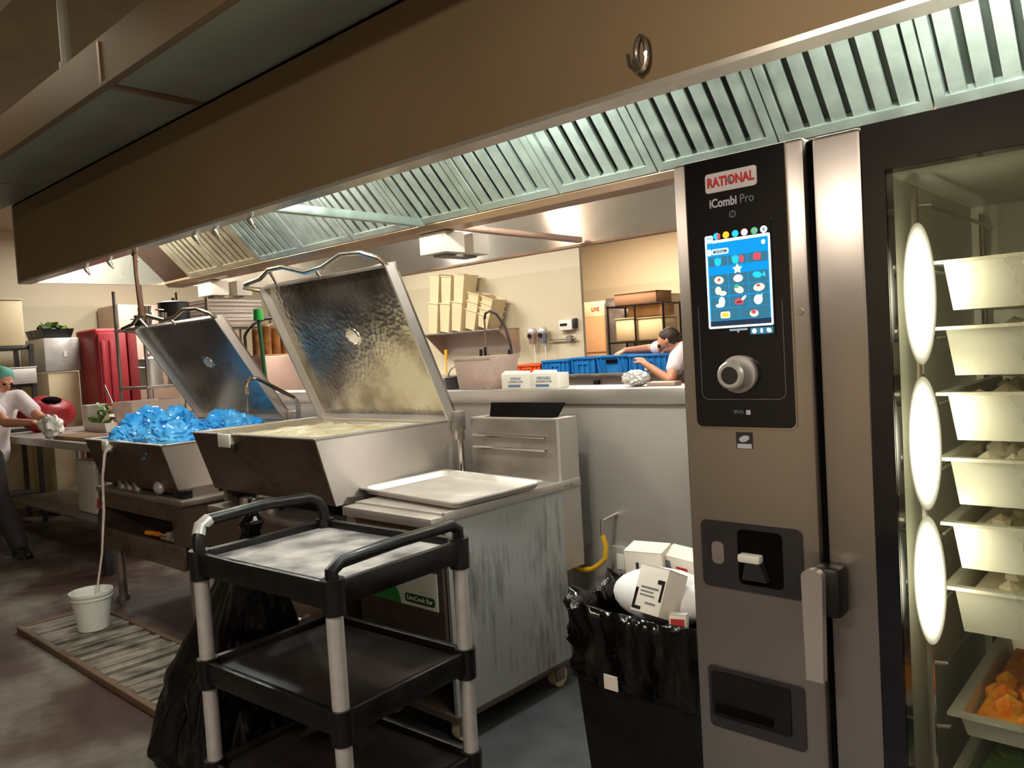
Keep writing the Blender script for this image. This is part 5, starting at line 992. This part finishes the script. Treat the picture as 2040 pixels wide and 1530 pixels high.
part('pole', MB().cyl((-6.45, 3.86, 0.0), (-6.50, 3.80, 1.88), 0.018), 'green_dark', gp_); part('head', MB().cyl((-6.50, 3.80, 1.86), (-6.50, 3.80, 1.96), 0.046, 0.040, 16), 'green_plastic', gp_)

# ------------------------------------------------------------------ people
def hand_geo(mb, wrist, direction, up, s=1.0, curl=0.5, side=1):
    d = Vector(direction).normalized(); u = Vector(up); u = (u - d * u.dot(d)).normalized(); w = d.cross(u)
    c = Vector(wrist); p0 = c + d * 0.02; p1 = c + d * 0.085 * s
    for k in range(4):
        off = (k - 1.5) * 0.019 * s; limb(mb, [c + d * 0.01 + w * off * 0.6, p1 + w * off], [0.016, 0.0135], 8)
        L0 = (0.036, 0.042, 0.039, 0.030)[k] * s; b1 = p1 + w * off + d * L0 * math.cos(curl * 0.6) - u * L0 * math.sin(curl * 0.6)
        b2 = b1 + (d * math.cos(curl * 1.5) - u * math.sin(curl * 1.5)) * L0 * 0.8
        limb(mb, [p1 + w * off, b1, b2], [0.0095, 0.009, 0.0075], 8)
    t0 = c + d * 0.03 - w * side * 0.02; t1 = t0 + (d * 0.6 - w * side * 0.7 - u * 0.3).normalized() * 0.04; t2 = t1 + (d * 0.85 - w * side * 0.25 - u * 0.4).normalized() * 0.032
    limb(mb, [t0, t1, t2], [0.014, 0.011, 0.009], 8)
def face_geo(mb, hc, fwd, up, r=0.095):
    f = Vector(fwd).normalized(); u = Vector(up); u = (u - f * u.dot(f)).normalized(); w = f.cross(u); hc = Vector(hc)
    mb.ell(hc, (r * 0.80, r * 0.80, r * 1.0), 3); mb.ell(hc + f * 0.03 - u * 0.055, (0.055, 0.055, 0.052), 3)     # skull, jaw
    limb(mb, [hc + f * 0.088 + u * 0.005, hc + f * 0.103 - u * 0.025], [0.010, 0.014], 8)                      # nose
    mb.ell(hc + f * 0.088 - u * 0.058, (0.02, 0.02, 0.008), 2)                                                # lips
    for s_ in (-1, 1): mb.ell(hc + w * s_ * 0.080 - u * 0.01, (0.014, 0.014, 0.028), 2); limb(mb, [hc + f * 0.078 + w * s_ * 0.015 + u * 0.02, hc + f * 0.070 + w * s_ * 0.042 + u * 0.018], [0.009, 0.008], 8)
    return f, u, w
def eyes(parent, hc, f, u, w):
    hc = Vector(hc)
    for s_ in (-1, 1): part('eye', MB().ell(hc + f * 0.078 + w * s_ * 0.03 + u * 0.004, 0.011, 2), 'void', parent)
# left worker, standing at the prep table, bent over, arm reaching right
pa = thing('person', (-7.55, 2.0, 0), 'person in white shirt, dark trousers and teal hair cap bending over the prep table', 'person', 'kitchen workers')
A = Vector
hips = A((-7.98, 1.98, 0.93)); chest = A((-7.98, 2.04, 1.22)); neck = A((-7.94, 2.08, 1.36)); hc = A((-7.92, 2.12, 1.46))
kR, aR = A((-7.60, 1.92, 0.50)), A((-7.36, 1.98, 0.09)); kL, aL = A((-7.95, 1.80, 0.50)), A((-8.0, 1.80, 0.09))
shR, elR, wrR = A((-7.84, 1.95, 1.29)), A((-7.50, 2.00, 1.10)), A((-7.20, 2.12, 1.09)); shL, elL, wrL = A((-7.92, 2.22, 1.29)), A((-7.60, 2.30, 1.10)), A((-7.30, 2.30, 1.10))
m = MB(); limb(m, [hips, chest, neck], [0.14, 0.135, 0.06]); limb(m, [neck, hc - A((0, 0, 0.03))], [0.055, 0.05])
f_, u_, w_ = face_geo(m, hc, (0.75, 0.2, -0.6), (0.3, 0.1, 0.9))
limb(m, [shR, elR, wrR], [0.052, 0.042, 0.028]); limb(m, [shL, elL, wrL], [0.052, 0.042, 0.028]); limb(m, [chest, shR], [0.09, 0.055]); limb(m, [chest, shL], [0.09, 0.055])
hand_geo(m, wrR, (1, 0.2, -0.1), (0, 0, 1), side=1); hand_geo(m, wrL, (1, -0.05, -0.1), (0, 0, 1), side=-1)
limb(m, [hips + A((0.05, -0.05, -0.05)), kR, aR], [0.095, 0.065, 0.045]); limb(m, [hips + A((-0.02, -0.08, -0.05)), kL, aL], [0.095, 0.065, 0.045])
bd = blob_part('body', m, 'skin', pa, 0.007, 3); eyes(pa, hc, f_, u_, w_)
m = MB(); limb(m, [hips + A((0.0, 0.0, -0.10)), hips + A((0, 0, 0.04)), chest, neck - A((0.02, 0.01, 0.05))], [0.165, 0.165, 0.16, 0.09]); limb(m, [chest + A((0.02, -0.02, 0.02)), shR, shR + (elR - shR) * 0.62], [0.11, 0.078, 0.068]); limb(m, [chest + A((0.02, 0.04, 0.02)), shL, shL + (elL - shL) * 0.62], [0.11, 0.078, 0.068]); blob_part('shirt', m, 'shirt', pa, 0.012, 4)
m = MB(); limb(m, [hips + A((0.03, -0.03, -0.07)), kR, aR + A((0, 0, 0.01))], [0.13, 0.088, 0.072]); limb(m, [hips + A((-0.03, -0.06, -0.07)), kL, aL + A((0, 0, 0.01))], [0.13, 0.088, 0.072]); blob_part('trousers', m, 'trousers', pa, 0.012, 4)
for an in (aR, aL):
    m = MB(); limb(m, [an + A((-0.03, 0, -0.045)), an + A((0.10, 0.01, -0.05)), an + A((0.19, 0.01, -0.058))], [0.048, 0.045, 0.034]); m.box(an.x - 0.07, an.x + 0.21, an.y - 0.045, an.y + 0.05, 0.0, 0.022, 0.008)
    blob_part('shoe', m, 'black_plastic', pa, 0.008, 3)
part('hair_cap', MB().ell(hc + A((-0.015, -0.005, 0.035)), (0.094, 0.094, 0.085), 3, 0.08), 'teal_cap', pa)
m = MB(); gg = bmesh.ops.create_icosphere(m.bm, subdivisions=4, radius=1.0)['verts']
for v in gg:
    k = 1 + 0.35 * noise.noise(v.co * 1.8) + 0.2 * abs(noise.noise(v.co * 4.2)); v.co = Vector((-7.02 + v.co.x * 0.15 * k, 2.19 + v.co.y * 0.07 * k, 1.06 + v.co.z * 0.085 * k))
m._fin(m.bm.faces, True); solo('cloth', m, 'cloth_white', 'crumpled white cloth held by the person at the prep table', 'cloth')
# right worker behind the blue crates, leaning over
pb = thing('person', (-3.0, 5.86, 0), 'dark haired person in a white shirt leaning over the blue crates', 'person', 'kitchen workers')
hips = A((-2.98, 5.88, 0.95)); chest = A((-3.32, 5.95, 1.30)); neck = A((-3.44, 5.93, 1.40)); hc = A((-3.51, 5.88, 1.45))
shR, elR, wrR = A((-3.50, 6.10, 1.40)), A((-3.84, 6.12, 1.39)), A((-3.97, 5.92, 1.385)); shL, elL, wrL = A((-3.34, 5.77, 1.31)), A((-3.31, 5.57, 1.13)), A((-3.54, 5.58, 1.27))
m = MB(); limb(m, [hips, chest, neck], [0.14, 0.135, 0.06]); limb(m, [neck, hc], [0.052, 0.05])
f_, u_, w_ = face_geo(m, hc, (-0.65, -0.45, -0.6), (-0.4, -0.1, 0.9))
limb(m, [shR, elR, wrR], [0.052, 0.042, 0.028]); limb(m, [shL, elL, wrL], [0.052, 0.042, 0.028]); limb(m, [chest, shR], [0.09, 0.055]); limb(m, [chest, shL], [0.09, 0.055])
hand_geo(m, wrR, (-0.2, -1, -0.3), (0, 0, 1), side=-1); hand_geo(m, wrL, (-0.8, 0.35, 0.5), (0, 0, 1), side=1)
limb(m, [hips + A((0, -0.08, -0.05)), A((-3.08, 5.78, 0.5)), A((-2.95, 5.76, 0.08))], [0.095, 0.065, 0.045]); limb(m, [hips + A((0, 0.08, -0.05)), A((-3.08, 6.0, 0.5)), A((-2.95, 6.02, 0.08))], [0.095, 0.065, 0.045])
blob_part('body', m, 'skin', pb, 0.007, 3); eyes(pb, hc, f_, u_, w_)
m = MB(); limb(m, [hips + A((0, 0, -0.08)), hips, chest, neck - A((0, -0.02, 0.03))], [0.16, 0.165, 0.165, 0.085]); limb(m, [chest, shR, shR + (elR - shR) * 0.72], [0.115, 0.08, 0.07]); limb(m, [chest, shL, shL + (elL - shL) * 0.5], [0.115, 0.08, 0.07]); blob_part('shirt', m, 'shirt', pb, 0.012, 4)
m = MB(); limb(m, [hips + A((0, -0.08, -0.06)), A((-3.08, 5.78, 0.5)), A((-2.95, 5.76, 0.09))], [0.12, 0.085, 0.07]); limb(m, [hips + A((0, 0.08, -0.06)), A((-3.08, 6.0, 0.5)), A((-2.95, 6.02, 0.09))], [0.12, 0.085, 0.07]); blob_part('trousers', m, 'trousers', pb, 0.012, 4)
for ay in (5.76, 6.02):
    m = MB(); limb(m, [A((-2.93, ay, 0.045)), A((-3.05, ay, 0.042)), A((-3.13, ay, 0.036))], [0.045, 0.043, 0.034]); blob_part('shoe', m, 'black_plastic', pb, 0.008, 2)
m = MB(); m.ell(hc + A((0.02, 0.02, 0.035)), (0.092, 0.092, 0.088), 3, 0.1, 2); m.ell(hc + A((0.085, 0.05, 0.02)), (0.05, 0.05, 0.05), 2); part('hair', m, 'hair', pb)
